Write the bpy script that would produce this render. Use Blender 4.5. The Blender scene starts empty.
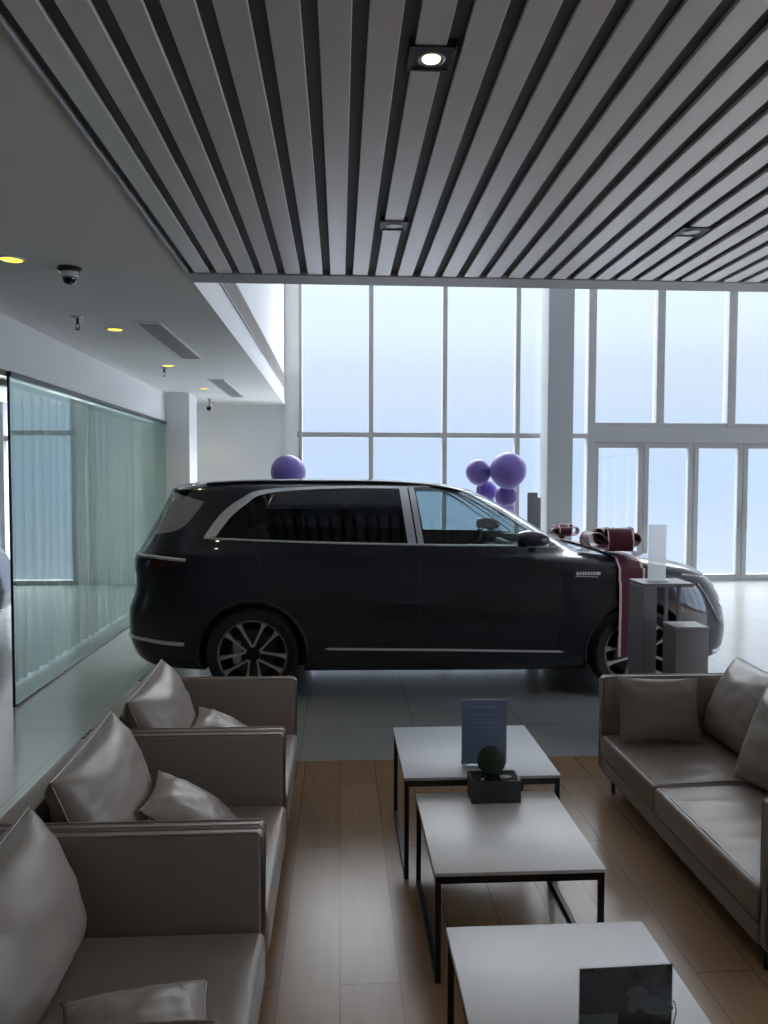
import bpy, bmesh, math, random
from mathutils import Vector, Matrix, noise
from mathutils.geometry import delaunay_2d_cdt
from mathutils.bvhtree import BVHTree
PI = math.pi
random.seed(7)
SC = bpy.context.scene
COL = SC.collection

# ------------------------------------------------------------------ materials
def new_mat(name):
    m = bpy.data.materials.new(name); m.use_nodes = True
    nt = m.node_tree; nt.nodes.clear()
    out = nt.nodes.new('ShaderNodeOutputMaterial')
    return m, nt, out
def N(nt, t, **kw):
    n = nt.nodes.new(t)
    for k, v in kw.items(): setattr(n, k, v)
    return n
def pbr(name, col, rough=.5, metal=0., spec=.5, coat=0., coat_rough=.03, bump=0., bump_scale=200., var=0., var_scale=3., sheen=0., trans=0., emis=None, emis_s=0., detail=3., stretch=None, rough_var=0.):
    m, nt, out = new_mat(name)
    b = N(nt, 'ShaderNodeBsdfPrincipled')
    nt.links.new(b.outputs[0], out.inputs[0])
    b.inputs['Base Color'].default_value = (*col, 1)
    b.inputs['Roughness'].default_value = rough
    b.inputs['Metallic'].default_value = metal
    b.inputs['Specular IOR Level'].default_value = spec
    b.inputs['Coat Weight'].default_value = coat
    b.inputs['Coat Roughness'].default_value = coat_rough
    b.inputs['Sheen Weight'].default_value = sheen
    b.inputs['Transmission Weight'].default_value = trans
    if emis:
        b.inputs['Emission Color'].default_value = (*emis, 1)
        b.inputs['Emission Strength'].default_value = emis_s
    tc = N(nt, 'ShaderNodeTexCoord')
    src = tc.outputs['Object']
    if stretch:
        mp = N(nt, 'ShaderNodeMapping'); mp.inputs['Scale'].default_value = stretch
        nt.links.new(src, mp.inputs[0]); src = mp.outputs[0]
    if var or rough_var:
        nz = N(nt, 'ShaderNodeTexNoise'); nz.inputs['Scale'].default_value = var_scale; nz.inputs['Detail'].default_value = detail
        nt.links.new(src, nz.inputs['Vector'])
        if var:
            mx = N(nt, 'ShaderNodeMix', data_type='RGBA')
            mx.inputs[6].default_value = (*[c*(1-var) for c in col], 1)
            mx.inputs[7].default_value = (*[min(1, c*(1+var)) for c in col], 1)
            nt.links.new(nz.outputs['Fac'], mx.inputs[0]); nt.links.new(mx.outputs[2], b.inputs['Base Color'])
        if rough_var:
            mr = N(nt, 'ShaderNodeMapRange'); mr.inputs[3].default_value = rough-rough_var; mr.inputs[4].default_value = rough+rough_var
            nt.links.new(nz.outputs['Fac'], mr.inputs[0]); nt.links.new(mr.outputs[0], b.inputs['Roughness'])
    if bump:
        n2 = N(nt, 'ShaderNodeTexNoise'); n2.inputs['Scale'].default_value = bump_scale; n2.inputs['Detail'].default_value = 2
        nt.links.new(src, n2.inputs['Vector'])
        bp = N(nt, 'ShaderNodeBump'); bp.inputs['Strength'].default_value = bump; bp.inputs['Distance'].default_value = .002
        nt.links.new(n2.outputs['Fac'], bp.inputs['Height']); nt.links.new(bp.outputs[0], b.inputs['Normal'])
    return m
def glass_mat(name, tint, ior=1.5, rough=0.0, gtint=(1, 1, 1)):
    m, nt, out = new_mat(name)
    tr = N(nt, 'ShaderNodeBsdfTransparent'); tr.inputs[0].default_value = (*tint, 1)
    gl = N(nt, 'ShaderNodeBsdfGlossy'); gl.inputs[0].default_value = (*gtint, 1); gl.inputs['Roughness'].default_value = rough
    fr = N(nt, 'ShaderNodeFresnel')
    # a pane has two faces: the inner one must reflect like the outer one
    ge = N(nt, 'ShaderNodeNewGeometry'); rg = N(nt, 'ShaderNodeMapRange')
    rg.inputs[3].default_value = ior; rg.inputs[4].default_value = 1/ior
    nt.links.new(ge.outputs['Backfacing'], rg.inputs[0]); nt.links.new(rg.outputs[0], fr.inputs[0])
    mx = N(nt, 'ShaderNodeMixShader')
    nt.links.new(fr.outputs[0], mx.inputs[0]); nt.links.new(tr.outputs[0], mx.inputs[1]); nt.links.new(gl.outputs[0], mx.inputs[2])
    nt.links.new(mx.outputs[0], out.inputs[0])
    return m
def emit_mat(name, col, s):
    m, nt, out = new_mat(name)
    e = N(nt, 'ShaderNodeEmission'); e.inputs[0].default_value = (*col, 1); e.inputs[1].default_value = s
    nt.links.new(e.outputs[0], out.inputs[0]); return m

def floor_mat(name, kind):
    m, nt, out = new_mat(name)
    b = N(nt, 'ShaderNodeBsdfPrincipled'); nt.links.new(b.outputs[0], out.inputs[0])
    tc = N(nt, 'ShaderNodeTexCoord'); mp = N(nt, 'ShaderNodeMapping')
    nt.links.new(tc.outputs['Object'], mp.inputs[0])
    br = N(nt, 'ShaderNodeTexBrick'); nt.links.new(mp.outputs[0], br.inputs['Vector'])
    nz = N(nt, 'ShaderNodeTexNoise'); 
    if kind == 'tile':
        mp.inputs['Location'].default_value = (.26, .06, 0)
        br.offset = 0; br.inputs['Scale'].default_value = 1; br.inputs['Brick Width'].default_value = .8; br.inputs['Row Height'].default_value = .8
        br.inputs['Mortar Size'].default_value = .0022; br.inputs['Mortar Smooth'].default_value = .2
        br.inputs['Color1'].default_value = (.36, .37, .37, 1); br.inputs['Color2'].default_value = (.345, .355, .355, 1); br.inputs['Mortar'].default_value = (.14, .14, .14, 1)
        nt.links.new(tc.outputs['Object'], nz.inputs['Vector']); nz.inputs['Scale'].default_value = 1.7; nz.inputs['Detail'].default_value = 5
        amt = .12; b.inputs['Roughness'].default_value = .17; b.inputs['Specular IOR Level'].default_value = .5
    else:
        mp.inputs['Rotation'].default_value = (0, 0, PI/2)
        mp.inputs['Location'].default_value = (.1, .0, 0)
        br.offset = .43; br.inputs['Scale'].default_value = 1; br.inputs['Brick Width'].default_value = 1.8; br.inputs['Row Height'].default_value = .217
        br.inputs['Mortar Size'].default_value = .0016; br.inputs['Mortar Smooth'].default_value = .1
        br.inputs['Color1'].default_value = (.40, .26, .155, 1); br.inputs['Color2'].default_value = (.34, .215, .125, 1); br.inputs['Mortar'].default_value = (.08, .05, .03, 1)
        m2 = N(nt, 'ShaderNodeMapping'); m2.inputs['Scale'].default_value = (14, 1.1, 1)
        nt.links.new(tc.outputs['Object'], m2.inputs[0]); nt.links.new(m2.outputs[0], nz.inputs['Vector'])
        nz.inputs['Scale'].default_value = 2.2; nz.inputs['Detail'].default_value = 6; nz.inputs['Distortion'].default_value = .6
        amt = .35; b.inputs['Roughness'].default_value = .25; b.inputs['Specular IOR Level'].default_value = .5
    mx = N(nt, 'ShaderNodeMix', data_type='RGBA', blend_type='MULTIPLY'); mx.inputs[0].default_value = amt
    nt.links.new(br.outputs['Color'], mx.inputs[6]); nt.links.new(nz.outputs['Fac'], mx.inputs[7])
    nt.links.new(mx.outputs[2], b.inputs['Base Color'])
    bp = N(nt, 'ShaderNodeBump'); bp.inputs['Strength'].default_value = .25; bp.inputs['Distance'].default_value = .001; bp.invert = True
    nt.links.new(br.outputs['Fac'], bp.inputs['Height']); nt.links.new(bp.outputs[0], b.inputs['Normal'])
    return m

M = {}
M['tile'] = floor_mat('polished_grey_tile', 'tile')
M['wood'] = floor_mat('oak_planks', 'wood')
M['paint'] = pbr('white_wall_paint', (.74, .745, .745), .75, var=.03, var_scale=2)
M['paint_ceiling'] = pbr('ceiling_paint', (.80, .81, .80), .8, var=.02, var_scale=1)
M['slat'] = pbr('slat_lacquer', (.66, .645, .64), .28, spec=.9, bump=.05, bump_scale=300, var=.05, var_scale=6)
M['slat_trim'] = pbr('slat_trim_lacquer', (.34, .35, .36), .5)
M['void'] = pbr('dark_void_paint', (.12, .13, .14), .7)
M['mullion'] = pbr('grey_aluminium_frame', (.33, .34, .35), .5, metal=.0)
M['column'] = pbr('column_paint', (.30, .32, .34), .6, var=.04)
M['pane'] = glass_mat('window_glass', (.98, .99, 1.0), 1.45)
M['part_glass'] = glass_mat('green_partition_glass', (.83, .90, .87), 1.9, gtint=(.9, 1, .97))
M['steel'] = pbr('brushed_steel', (.45, .46, .47), .35, metal=1)
M['dark_steel'] = pbr('dark_steel', (.10, .10, .105), .4, metal=.8)
M['chrome'] = pbr('chrome', (.85, .86, .88), .2, metal=.9)
M['satin'] = pbr('satin_chrome', (.66, .67, .69), .38, metal=.7)
M['leather'] = pbr('taupe_leather', (.305, .265, .234), .36, bump=.25, bump_scale=260, var=.06, var_scale=5, rough_var=.06)
M['leather_dark'] = pbr('taupe_leather_seam', (.10, .09, .085), .6)
M['black_metal'] = pbr('black_powder_coat', (.012, .012, .013), .42)
M['white_top'] = pbr('white_table_laminate', (.80, .81, .83), .36, var=.02, var_scale=4)
M['grey_top'] = pbr('reflection_grey_tabletop', (.46, .50, .56), .42)  # window reflection put into the colour as an even blue-grey
M['paint_car'] = pbr('black_car_paint', (.016, .019, .027), .3, coat=1., coat_rough=.02, spec=.15)  # black lifted towards blue in the colour to stand for window haze
M['cladding'] = pbr('black_plastic', (.010, .010, .011), .5)
M['rubber'] = pbr('tyre_rubber', (.012, .012, .013), .75)
M['privacy'] = glass_mat('privacy_glass', (.05, .055, .065), 1.5)
M['carglass'] = glass_mat('car_glass', (.52, .62, .64), 1.5)
M['lamp_glass'] = pbr('lamp_glass', (.05, .065, .09), .12, coat=1)
M['lamp_red'] = pbr('tail_lamp', (.05, .008, .01), .12, coat=1)
M['silver'] = pbr('silver_trim', (.72, .73, .75), .35, metal=.35)
M['alloy'] = pbr('machined_alloy', (.62, .63, .65), .3, metal=.85)
M['alloy_dark'] = pbr('dark_alloy', (.015, .015, .017), .35, metal=.4)
M['cabin'] = pbr('cabin_trim', (.07, .065, .06), .7)
M['cabin_light'] = pbr('cabin_seat_leather', (.22, .2, .19), .6)
M['ribbon'] = pbr('red_satin_ribbon', (.10, .010, .028), .5)
M['quarter'] = pbr('quarter_reflection_grey', (.31, .32, .33), .25)  # pale grey of bright reflections put into the base colour
M['clear'] = glass_mat('clear_acrylic', (.93, .95, .96), 1.25)
M['ribbon_edge'] = pbr('pink_ribbon_edge', (.82, .58, .60), .45)
M['balloon'] = pbr('purple_latex', (.20, .14, .47), .42, spec=.4)
M['balloon_pale'] = pbr('pale_lilac_latex', (.36, .28, .60), .45)
M['grey_panel'] = pbr('grey_laminate', (.21, .215, .235), .5, var=.04)
M['acrylic'] = pbr('frosted_acrylic', (.62, .68, .70), .2, coat=.4)
M['lamp_yellow'] = emit_mat('warm_lamp', (1.0, .78, .10), 1.3)
M['lamp_warm'] = emit_mat('warm_white_lamp', (1.0, .80, .50), 2.2)
M['fill_panel'] = emit_mat('fill_panel_glow', (.95, 1.0, .93), .8)  # glow of the added fill panels, out of view
M['lamp_off'] = pbr('lamp_lens', (.55, .55, .53), .3)
M['fixture'] = pbr('dark_fixture', (.03, .03, .033), .45)
M['white_plastic'] = pbr('white_plastic', (.68, .68, .67), .4)
M['black_gloss'] = pbr('black_gloss_plastic', (.01, .01, .012), .15, coat=.5)
M['sign_blue'] = pbr('blue_print', (.28, .36, .54), .4, var=.12, var_scale=6)
M['sign_text'] = pbr('pale_print', (.45, .52, .62), .4)
M['photo_dark'] = pbr('dark_photo_print', (.02, .024, .03), .2, coat=.6, var=.7, var_scale=22, detail=5)
M['photo_pale'] = pbr('pale_photo_print', (.16, .17, .17), .35, var=.5, var_scale=40)
M['moss'] = pbr('moss_green', (.022, .045, .025), .9, bump=1, bump_scale=90, var=.5, var_scale=60)
M['planter'] = pbr('dark_planter', (.035, .034, .036), .5)
M['pebble'] = pbr('pale_pebble', (.38, .38, .36), .6)
M['beige_wall'] = pbr('beige_wall_paint', (.42, .36, .28), .7)
def curtain_mat():
    m, nt, out = new_mat('sheer_fabric')
    d = N(nt, 'ShaderNodeBsdfDiffuse'); d.inputs[0].default_value = (.54, .59, .565, 1)
    t = N(nt, 'ShaderNodeBsdfTranslucent'); t.inputs[0].default_value = (.50, .55, .53, 1)
    tr = N(nt, 'ShaderNodeBsdfTransparent')
    a = N(nt, 'ShaderNodeMixShader'); a.inputs[0].default_value = .36
    b = N(nt, 'ShaderNodeMixShader'); b.inputs[0].default_value = .14
    nt.links.new(d.outputs[0], a.inputs[1]); nt.links.new(t.outputs[0], a.inputs[2])
    nt.links.new(a.outputs[0], b.inputs[1]); nt.links.new(tr.outputs[0], b.inputs[2])
    nt.links.new(b.outputs[0], out.inputs[0]); return m
def frosted():
    m, nt, out = new_mat('frosted_translucent_acrylic')
    t = N(nt, 'ShaderNodeBsdfTranslucent'); t.inputs[0].default_value = (.86, .90, .91, 1)
    d = N(nt, 'ShaderNodeBsdfPrincipled'); d.inputs['Base Color'].default_value = (.72, .76, .78, 1); d.inputs['Roughness'].default_value = .2
    tr = N(nt, 'ShaderNodeBsdfTransparent')
    a = N(nt, 'ShaderNodeMixShader'); a.inputs[0].default_value = .35
    b = N(nt, 'ShaderNodeMixShader'); b.inputs[0].default_value = .45
    nt.links.new(t.outputs[0], a.inputs[1]); nt.links.new(d.outputs[0], a.inputs[2])
    nt.links.new(a.outputs[0], b.inputs[1]); nt.links.new(tr.outputs[0], b.inputs[2]); nt.links.new(b.outputs[0], out.inputs[0]); return m
M['acrylic'] = frosted()
M['sheer'] = curtain_mat()

# ------------------------------------------------------------------ mesh helpers
def B(): return bmesh.new()
def box(bm, x0, x1, y0, y1, z0, z1, bev=0., seg=2):
    r = bmesh.ops.create_cube(bm, size=1)
    vs = r['verts']
    for v in vs:
        v.co = Vector(((x0+x1)/2+v.co.x*(x1-x0), (y0+y1)/2+v.co.y*(y1-y0), (z0+z1)/2+v.co.z*(z1-z0)))
    if bev > 0:
        es = list({e for v in vs for e in v.link_edges})
        bmesh.ops.bevel(bm, geom=es, offset=bev, segments=seg, profile=.5, affect='EDGES')
def cyl(bm, c, r, h, n=32, r2=None, axis='Z', caps=True):
    rr = bmesh.ops.create_cone(bm, cap_ends=caps, segments=n, radius1=r, radius2=r if r2 is None else r2, depth=h)
    mt = Matrix.Translation(c)
    if axis == 'X': mt = mt @ Matrix.Rotation(PI/2, 4, 'Y')
    if axis == 'Y': mt = mt @ Matrix.Rotation(-PI/2, 4, 'X')
    bmesh.ops.transform(bm, matrix=mt, verts=rr['verts'])
def sph(bm, c, r, sx=1, sy=1, sz=1, u=32, v=16):
    rr = bmesh.ops.create_uvsphere(bm, u_segments=u, v_segments=v, radius=r)
    bmesh.ops.transform(bm, matrix=Matrix.Translation(c) @ Matrix.Diagonal((sx, sy, sz, 1)), verts=rr['verts'])
def tube(bm, pts, r, n=8, closed=False):
    pts = [Vector(p) for p in pts]; k = len(pts); rings = []
    for i, p in enumerate(pts):
        a = pts[(i-1) % k] if (closed or i > 0) else p
        b = pts[(i+1) % k] if (closed or i < k-1) else p
        t = (b-a).normalized()
        u = t.cross(Vector((0, 0, 1)))
        if u.length < 1e-3: u = t.cross(Vector((0, 1, 0)))
        u.normalize(); w = t.cross(u)
        rad = r[i] if isinstance(r, (list, tuple)) else r
        rings.append([bm.verts.new(p+u*math.cos(2*PI*j/n)*rad+w*math.sin(2*PI*j/n)*rad) for j in range(n)])
    for i in range(k if closed else k-1):
        A, C = rings[i], rings[(i+1) % k]
        for j in range(n): bm.faces.new((A[j], A[(j+1) % n], C[(j+1) % n], C[j]))
    if not closed:
        bm.faces.new(rings[0][::-1]); bm.faces.new(rings[-1])
def lathe(bm, prof, c=(0, 0, 0), n=48, axis='Y'):
    rings = []
    for (r, h) in prof:
        ring = []
        for j in range(n):
            a = 2*PI*j/n
            p = (r*math.cos(a), h, r*math.sin(a)) if axis == 'Y' else (r*math.cos(a), r*math.sin(a), h)
            ring.append(bm.verts.new(Vector(p)+Vector(c)))
        rings.append(ring)
    for A, C in zip(rings, rings[1:]):
        for j in range(n): bm.faces.new((A[j], A[(j+1) % n], C[(j+1) % n], C[j]))
    return rings
def prism(bm, poly, y0, y1):
    """poly in (x,z), extruded along y"""
    a = [bm.verts.new((x, y0, z)) for x, z in poly]; b = [bm.verts.new((x, y1, z)) for x, z in poly]
    bm.faces.new(a); bm.faces.new(b[::-1])
    n = len(poly)
    for i in range(n): bm.faces.new((a[i], b[i], b[(i+1) % n], a[(i+1) % n]))
def strip(bm, L, R, thick=None):
    """ribbon between two equally long point lists; optional thickness vector list"""
    a = [bm.verts.new(p) for p in L]; b = [bm.verts.new(p) for p in R]
    for i in range(len(L)-1): bm.faces.new((a[i], b[i], b[i+1], a[i+1]))
    if thick is not None:
        c = [bm.verts.new(Vector(p)+Vector(t)) for p, t in zip(L, thick)]; d = [bm.verts.new(Vector(p)+Vector(t)) for p, t in zip(R, thick)]
        for i in range(len(L)-1):
            bm.faces.new((c[i], c[i+1], d[i+1], d[i])); bm.faces.new((a[i], a[i+1], c[i+1], c[i])); bm.faces.new((b[i], d[i], d[i+1], b[i+1]))
        bm.faces.new((a[0], c[0], d[0], b[0])); bm.faces.new((a[-1], b[-1], d[-1], c[-1]))
def obj(name, bm, mat, parent=None, smooth=35., fix=True):
    if fix: bmesh.ops.recalc_face_normals(bm, faces=bm.faces)
    if smooth:
        cs = math.radians(smooth)
        for f in bm.faces: f.smooth = True
        for e in bm.edges:
            if len(e.link_faces) == 2 and e.calc_face_angle(0) > cs: e.smooth = False
    me = bpy.data.meshes.new(name); bm.to_mesh(me); bm.free()
    o = bpy.data.objects.new(name, me); COL.objects.link(o)
    for m in (mat if isinstance(mat, list) else [mat]): me.materials.append(m)
    if parent is not None: o.parent = parent
    return o
def thing(name, label, cat, loc=(0, 0, 0), rz=0., group=None):
    o = bpy.data.objects.new(name, None); COL.objects.link(o)
    o.empty_display_size = .1; o.location = loc; o.rotation_euler = (0, 0, rz)
    return tag(o, label, cat, group)
def tag(o, label, cat, group=None):
    o['label'] = label; o['category'] = cat
    if group: o['group'] = group
    return o
def struct(name, bm, mat, parent=None, smooth=35.):
    o = obj(name, bm, mat, parent, smooth)
    if parent is None: o['kind'] = 'structure'
    return o
def copy_tree(o, parent=None):
    c = o.copy(); COL.objects.link(c)
    if parent is not None: c.parent = parent
    for ch in list(o.children): copy_tree(ch, c)
    return c
def relabel(o, label, group=None):
    o['label'] = label
    if group: o['group'] = group

# ------------------------------------------------------------------ the room
HC = 3.05            # ceiling over the lounge
YW = 13.2            # window wall
XR = 9.0             # right wall
YB = -4.5            # wall behind the camera
HA = 6.4             # atrium ceiling
XG = -2.56           # glass partition
XL = -10.0

bm = B(); box(bm, XL, XR, YB, YW+.3, -.12, 0); struct('floor', bm, M['tile'])
bm = B(); box(bm, -1.22, XR, YB, 4.86, 0.0005, .004); struct('floor_wood', bm, M['wood'])
# left flat ceiling with its soffit
bm = B()
box(bm, XL, -.935, YB, YW+.2, HC, HC+.12)
struct('ceiling', bm, M['paint_ceiling'])
bm = B(); box(bm, XG-.16, XG-.0, YB, 11.7, 2.63, HC); struct('wall_soffit', bm, M['paint'])
# slatted ceiling
SY1 = 4.78
bm = B()
pitch = .137; gap = .046
k0 = -8
xs = .055+pitch*(k0)+gap/2
first = True
x = -.875
while x < XR:
    # x is the left edge of the slat that follows a gap centre
    w = pitch-gap
    box(bm, x, min(x+w, XR), YB, SY1, HC, HC+.016, .002, 1)
    x += pitch
# align slats to the measured gap at x=.055
off = (.055+gap/2 - (-.875)) % pitch
bmesh.ops.translate(bm, vec=(off-pitch if off > pitch*.6 else off, 0, 0), verts=bm.verts)
cs = struct('ceiling_slats', bm, M['slat'])
bm = B(); box(bm, -.914, XR, YB, SY1, HC+.020, HC+.12); struct('ceiling_void', bm, M['void'])
bm = B()
box(bm, -.935, -.915, YB, SY1+.01, HC-.006, HC+.12, .003, 1)
box(bm, -.935, XR, SY1, 5.0, HC-.006, HC+.12, .004, 1)
struct('trim_1', bm, M['slat_trim'])
# bulkheads round the atrium
bm = B(); box(bm, -1.10, -.935, 4.9, YW+.2, HC+.12, HA)
box(bm, -.940, -.930, 5.0, YW+.2, HC-.001, HC+.12)
struct('wall_bulkhead_left', bm, M['paint'])
bm = B(); box(bm, -.91, XR, 4.86, 5.0, HC+.12, HA); struct('wall_bulkhead_near', bm, M['paint'])
bm = B(); box(bm, -1.10, XR, 4.86, YW+.2, HA, HA+.12); struct('ceiling_atrium', bm, M['paint_ceiling'])
# far left: column, recessed wall, pilaster beside the window wall
bm = B(); box(bm, XG-.16, -2.21, 11.5, 12.1, 0, HC); struct('column_left', bm, M['paint'])
bm = B(); box(bm, -2.95, -.91, YW+.02, YW+.2, 0, HC); struct('wall_far', bm, M['paint'])
bm = B(); box(bm, -2.20, -1.45, YW-.005, YW+.02, .10, 2.02, .004, 1); struct('trim_panel', bm, M['paint'])
bm = B(); box(bm, -.93, -.69, YW-.06, YW+.2, 0, HA); struct('wall_pilaster', bm, M['paint'])
# back, right and far-left walls of the showroom
bm = B(); box(bm, XL, XR, YB-.15, YB, 0, HC+.15); struct('wall_back', bm, M['paint'])
bm = B(); box(bm, XL-.15, XL, YB, YW+.3, 0, HC); struct('wall_left', bm, M['beige_wall'])
bm = B()
box(bm, XR, XR+.15, YB, .3, 0, HA); box(bm, XR, XR+.15, .3, YW+.3, 0, .20); box(bm, XR, XR+.15, .3, 4.7, 2.95, HA); box(bm, XR, XR+.15, 4.7, YW+.3, .2, HA)
struct('wall_right', bm, M['paint'])
def window(name, x0, x1, z0, z1, y, muls, trans, fw=.075, d=.09, axis='x', pane=M['pane'], fmat=None):
    """grid of mullions (positions in muls) and transoms, with one glass sheet per bay"""
    fmat = fmat or M['mullion']
    root = bpy.data.objects.new(name, None); COL.objects.link(root); root['kind'] = 'structure'
    bm = B()
    for (mx, w) in muls: box(bm, mx-w/2, mx+w/2, y-d, y+d, z0, z1, .006, 1)
    for (tz, w) in trans: box(bm, x0, x1, y-d*.8, y+d*.8, tz-w/2, tz+w/2, .006, 1)
    box(bm, x0, x1, y-d*.8, y+d*.8, z0, z0+.08, .006, 1)
    fr = obj('window_frame', bm, fmat, root)
    ms = sorted(muls)
    zs = [z0+.06]+sorted(t for t, _ in trans)+[z1]
    for (a, wa), (b, wb) in zip(ms, ms[1:]):
        for za, zb in zip(zs, zs[1:]):
            g = B(); box(g, a+wa/2-.01, b-wb/2+.01, y-.006, y+.006, za, zb); obj('pane', g, pane, root)
    if axis == 'y':
        pass
    return root
# left curtain-wall window up to the column
window('window_1', -.72, 4.40, 0, HA, YW, [(-.665, .05), (.525, .08), (1.785, .08), (3.045, .08), (4.33, .13)], [(2.545, .09)])
# window above the entrance doors
window('window_2', 4.36, XR, 2.70, HA, YW, [(4.392, .02), (5.54, .14), (6.81, .15), (8.09, .14), (8.97, .1)], [(2.60, .21)])
bm = B(); box(bm, 4.28, XR, YW-.10, YW+.10, 2.44, 2.70, .006, 1); box(bm, 8.845, XR, YW-.06, YW+.06, 0, 2.44); struct('trim_2', bm, M['mullion'])
# row of glazed door leaves
edges = [4.385, 5.28, 6.17, 7.06, 7.95, 8.84]
for i, (a, b) in enumerate(zip(edges, edges[1:])):
    root = bpy.data.objects.new('door_%d' % (i+1), None); COL.objects.link(root); root['kind'] = 'structure'
    bm = B(); s = .095
    box(bm, a+.004, a+s, YW-.05, YW+.05, .012, 2.438, .006, 1); box(bm, b-s, b-.004, YW-.05, YW+.05, .012, 2.438, .006, 1)
    box(bm, a+s-.004, b-s+.004, YW-.048, YW+.048, 2.34, 2.438, .004, 1); box(bm, a+s-.004, b-s+.004, YW-.048, YW+.048, .012, .13, .004, 1)
    obj('door_frame', bm, M['mullion'], root)
    g = B(); box(g, a+s-.01, b-s+.01, YW-.006, YW+.006, .12, 2.35); obj('pane', g, M['pane'], root)
    bm = B(); hx = b-.06 if i % 2 == 0 else a+.06
    tube(bm, [(hx, YW-.05, .95), (hx, YW-.10, .95), (hx, YW-.10, 1.25), (hx, YW-.05, 1.25)], .010)
    obj('door_handle', bm, M['steel'], root)
# side glazing added beyond the right frame edge to daylight the lounge
for nm, ya, yb, zt, n in (('window_fill', 0.3, 4.7, 2.95, 4),):
    root = bpy.data.objects.new(nm, None); COL.objects.link(root); root['kind'] = 'structure'
    st = (yb-ya)/n
    bm = B()
    for k in range(n+1): yy = ya+k*st; box(bm, XR-.02, XR+.13, yy-.04, yy+.04, .20, zt, .006, 1)
    box(bm, XR-.01, XR+.12, ya, yb, 2.5, 2.6, .006, 1); obj('window_frame', bm, M['mullion'], root)
    for k in range(n):
        g = B(); box(g, XR+.05, XR+.06, ya+k*st+.03, ya+(k+1)*st-.03, .20, zt); obj('pane', g, M['pane'], root)
# adjoining room's window
window('window_4', XL, -2.95, 0, HC, YW, [(XL+.06, .1), (-8.3, .08), (-6.9, .08), (-5.6, .08), (-4.3, .08), (-3.0, .1)], [(2.45, .09)])
# glowing panels added out of view to brighten the curtain and adjoining room
for k, yy in enumerate((7.2, 9.4, 11.6)):
    bm = B(); box(bm, -5.2, -4.0, yy-.3, yy+.3, HC-.02, HC-.002, .004, 1); o = struct('ceiling_fill_panel' if k == 0 else 'ceiling_fill_panel', bm, M['fill_panel'])
# free standing column in front of the window wall
bm = B(); box(bm, 3.41, 3.84, 12.55, 13.0, 0, HA, .01, 2); struct('column_window', bm, M['column'])
# outdoor pavement in the fog


# ------------------------------------------------------------------ glass partition and sheer curtain
gp = thing('glass_partition', 'full height green tinted glass partition along the left side', 'glass partition', (XG, 6.15, 0))
L = 11.5-6.15
n_p = 3
for k in range(n_p):
    bm = B(); box(bm, -.006, .006, L*k/n_p+.003, L*(k+1)/n_p-.003, .02, 2.60); obj('glass_panel', bm, M['part_glass'], gp)
bm = B(); box(bm, -.022, .022, 0, L, 2.59, 2.63, .003, 1); obj('top_rail', bm, M['dark_steel'], gp)
bm = B(); box(bm, -.016, .016, 0, L, 0, .022, .003, 1); obj('bottom_rail', bm, M['dark_steel'], gp)
bm = B(); box(bm, -.010, .010, -.012, .001, .022, 2.59, .003, 1); obj('edge_profile', bm, M['black_metal'], gp)
def curtain(y0, y1, z0, z1, x, amp, lam, name):
    bm = B(); n = int((y1-y0)/lam*14); rows = 12; grid = []
    for j in range(rows+1):
        t = j/rows; row = []
        for i in range(n+1):
            y = y0+(y1-y0)*i/n
            a = amp*(.55+.45*t)
            ph = 2*PI*y/lam+1.4*math.sin(y*2.3)+.9*math.sin(y*.9+t*.8)
            row.append(bm.verts.new((x+a*math.sin(ph)+.25*a*math.sin(2.3*ph+t), y, z1+(z0-z1)*t)))
        grid.append(row)
    for j in range(rows):
        for i in range(n): bm.faces.new((grid[j][i], grid[j][i+1], grid[j+1][i+1], grid[j+1][i]))
    return bm
ct = thing('sheer_curtain', 'long pleated grey sheer curtain hanging behind the glass partition', 'curtain', (0, 0, 0))
obj('curtain_fabric', curtain(6.75, 12.7, .03, 2.57, XG-.26, .045, .21, 'c'), M['sheer'], ct, smooth=180)
bm = B(); box(bm, XG-.29, XG-.23, 6.6, 12.75, 2.575, 2.628, .003, 1); obj('curtain_rail', bm, M['white_plastic'], ct)

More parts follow.
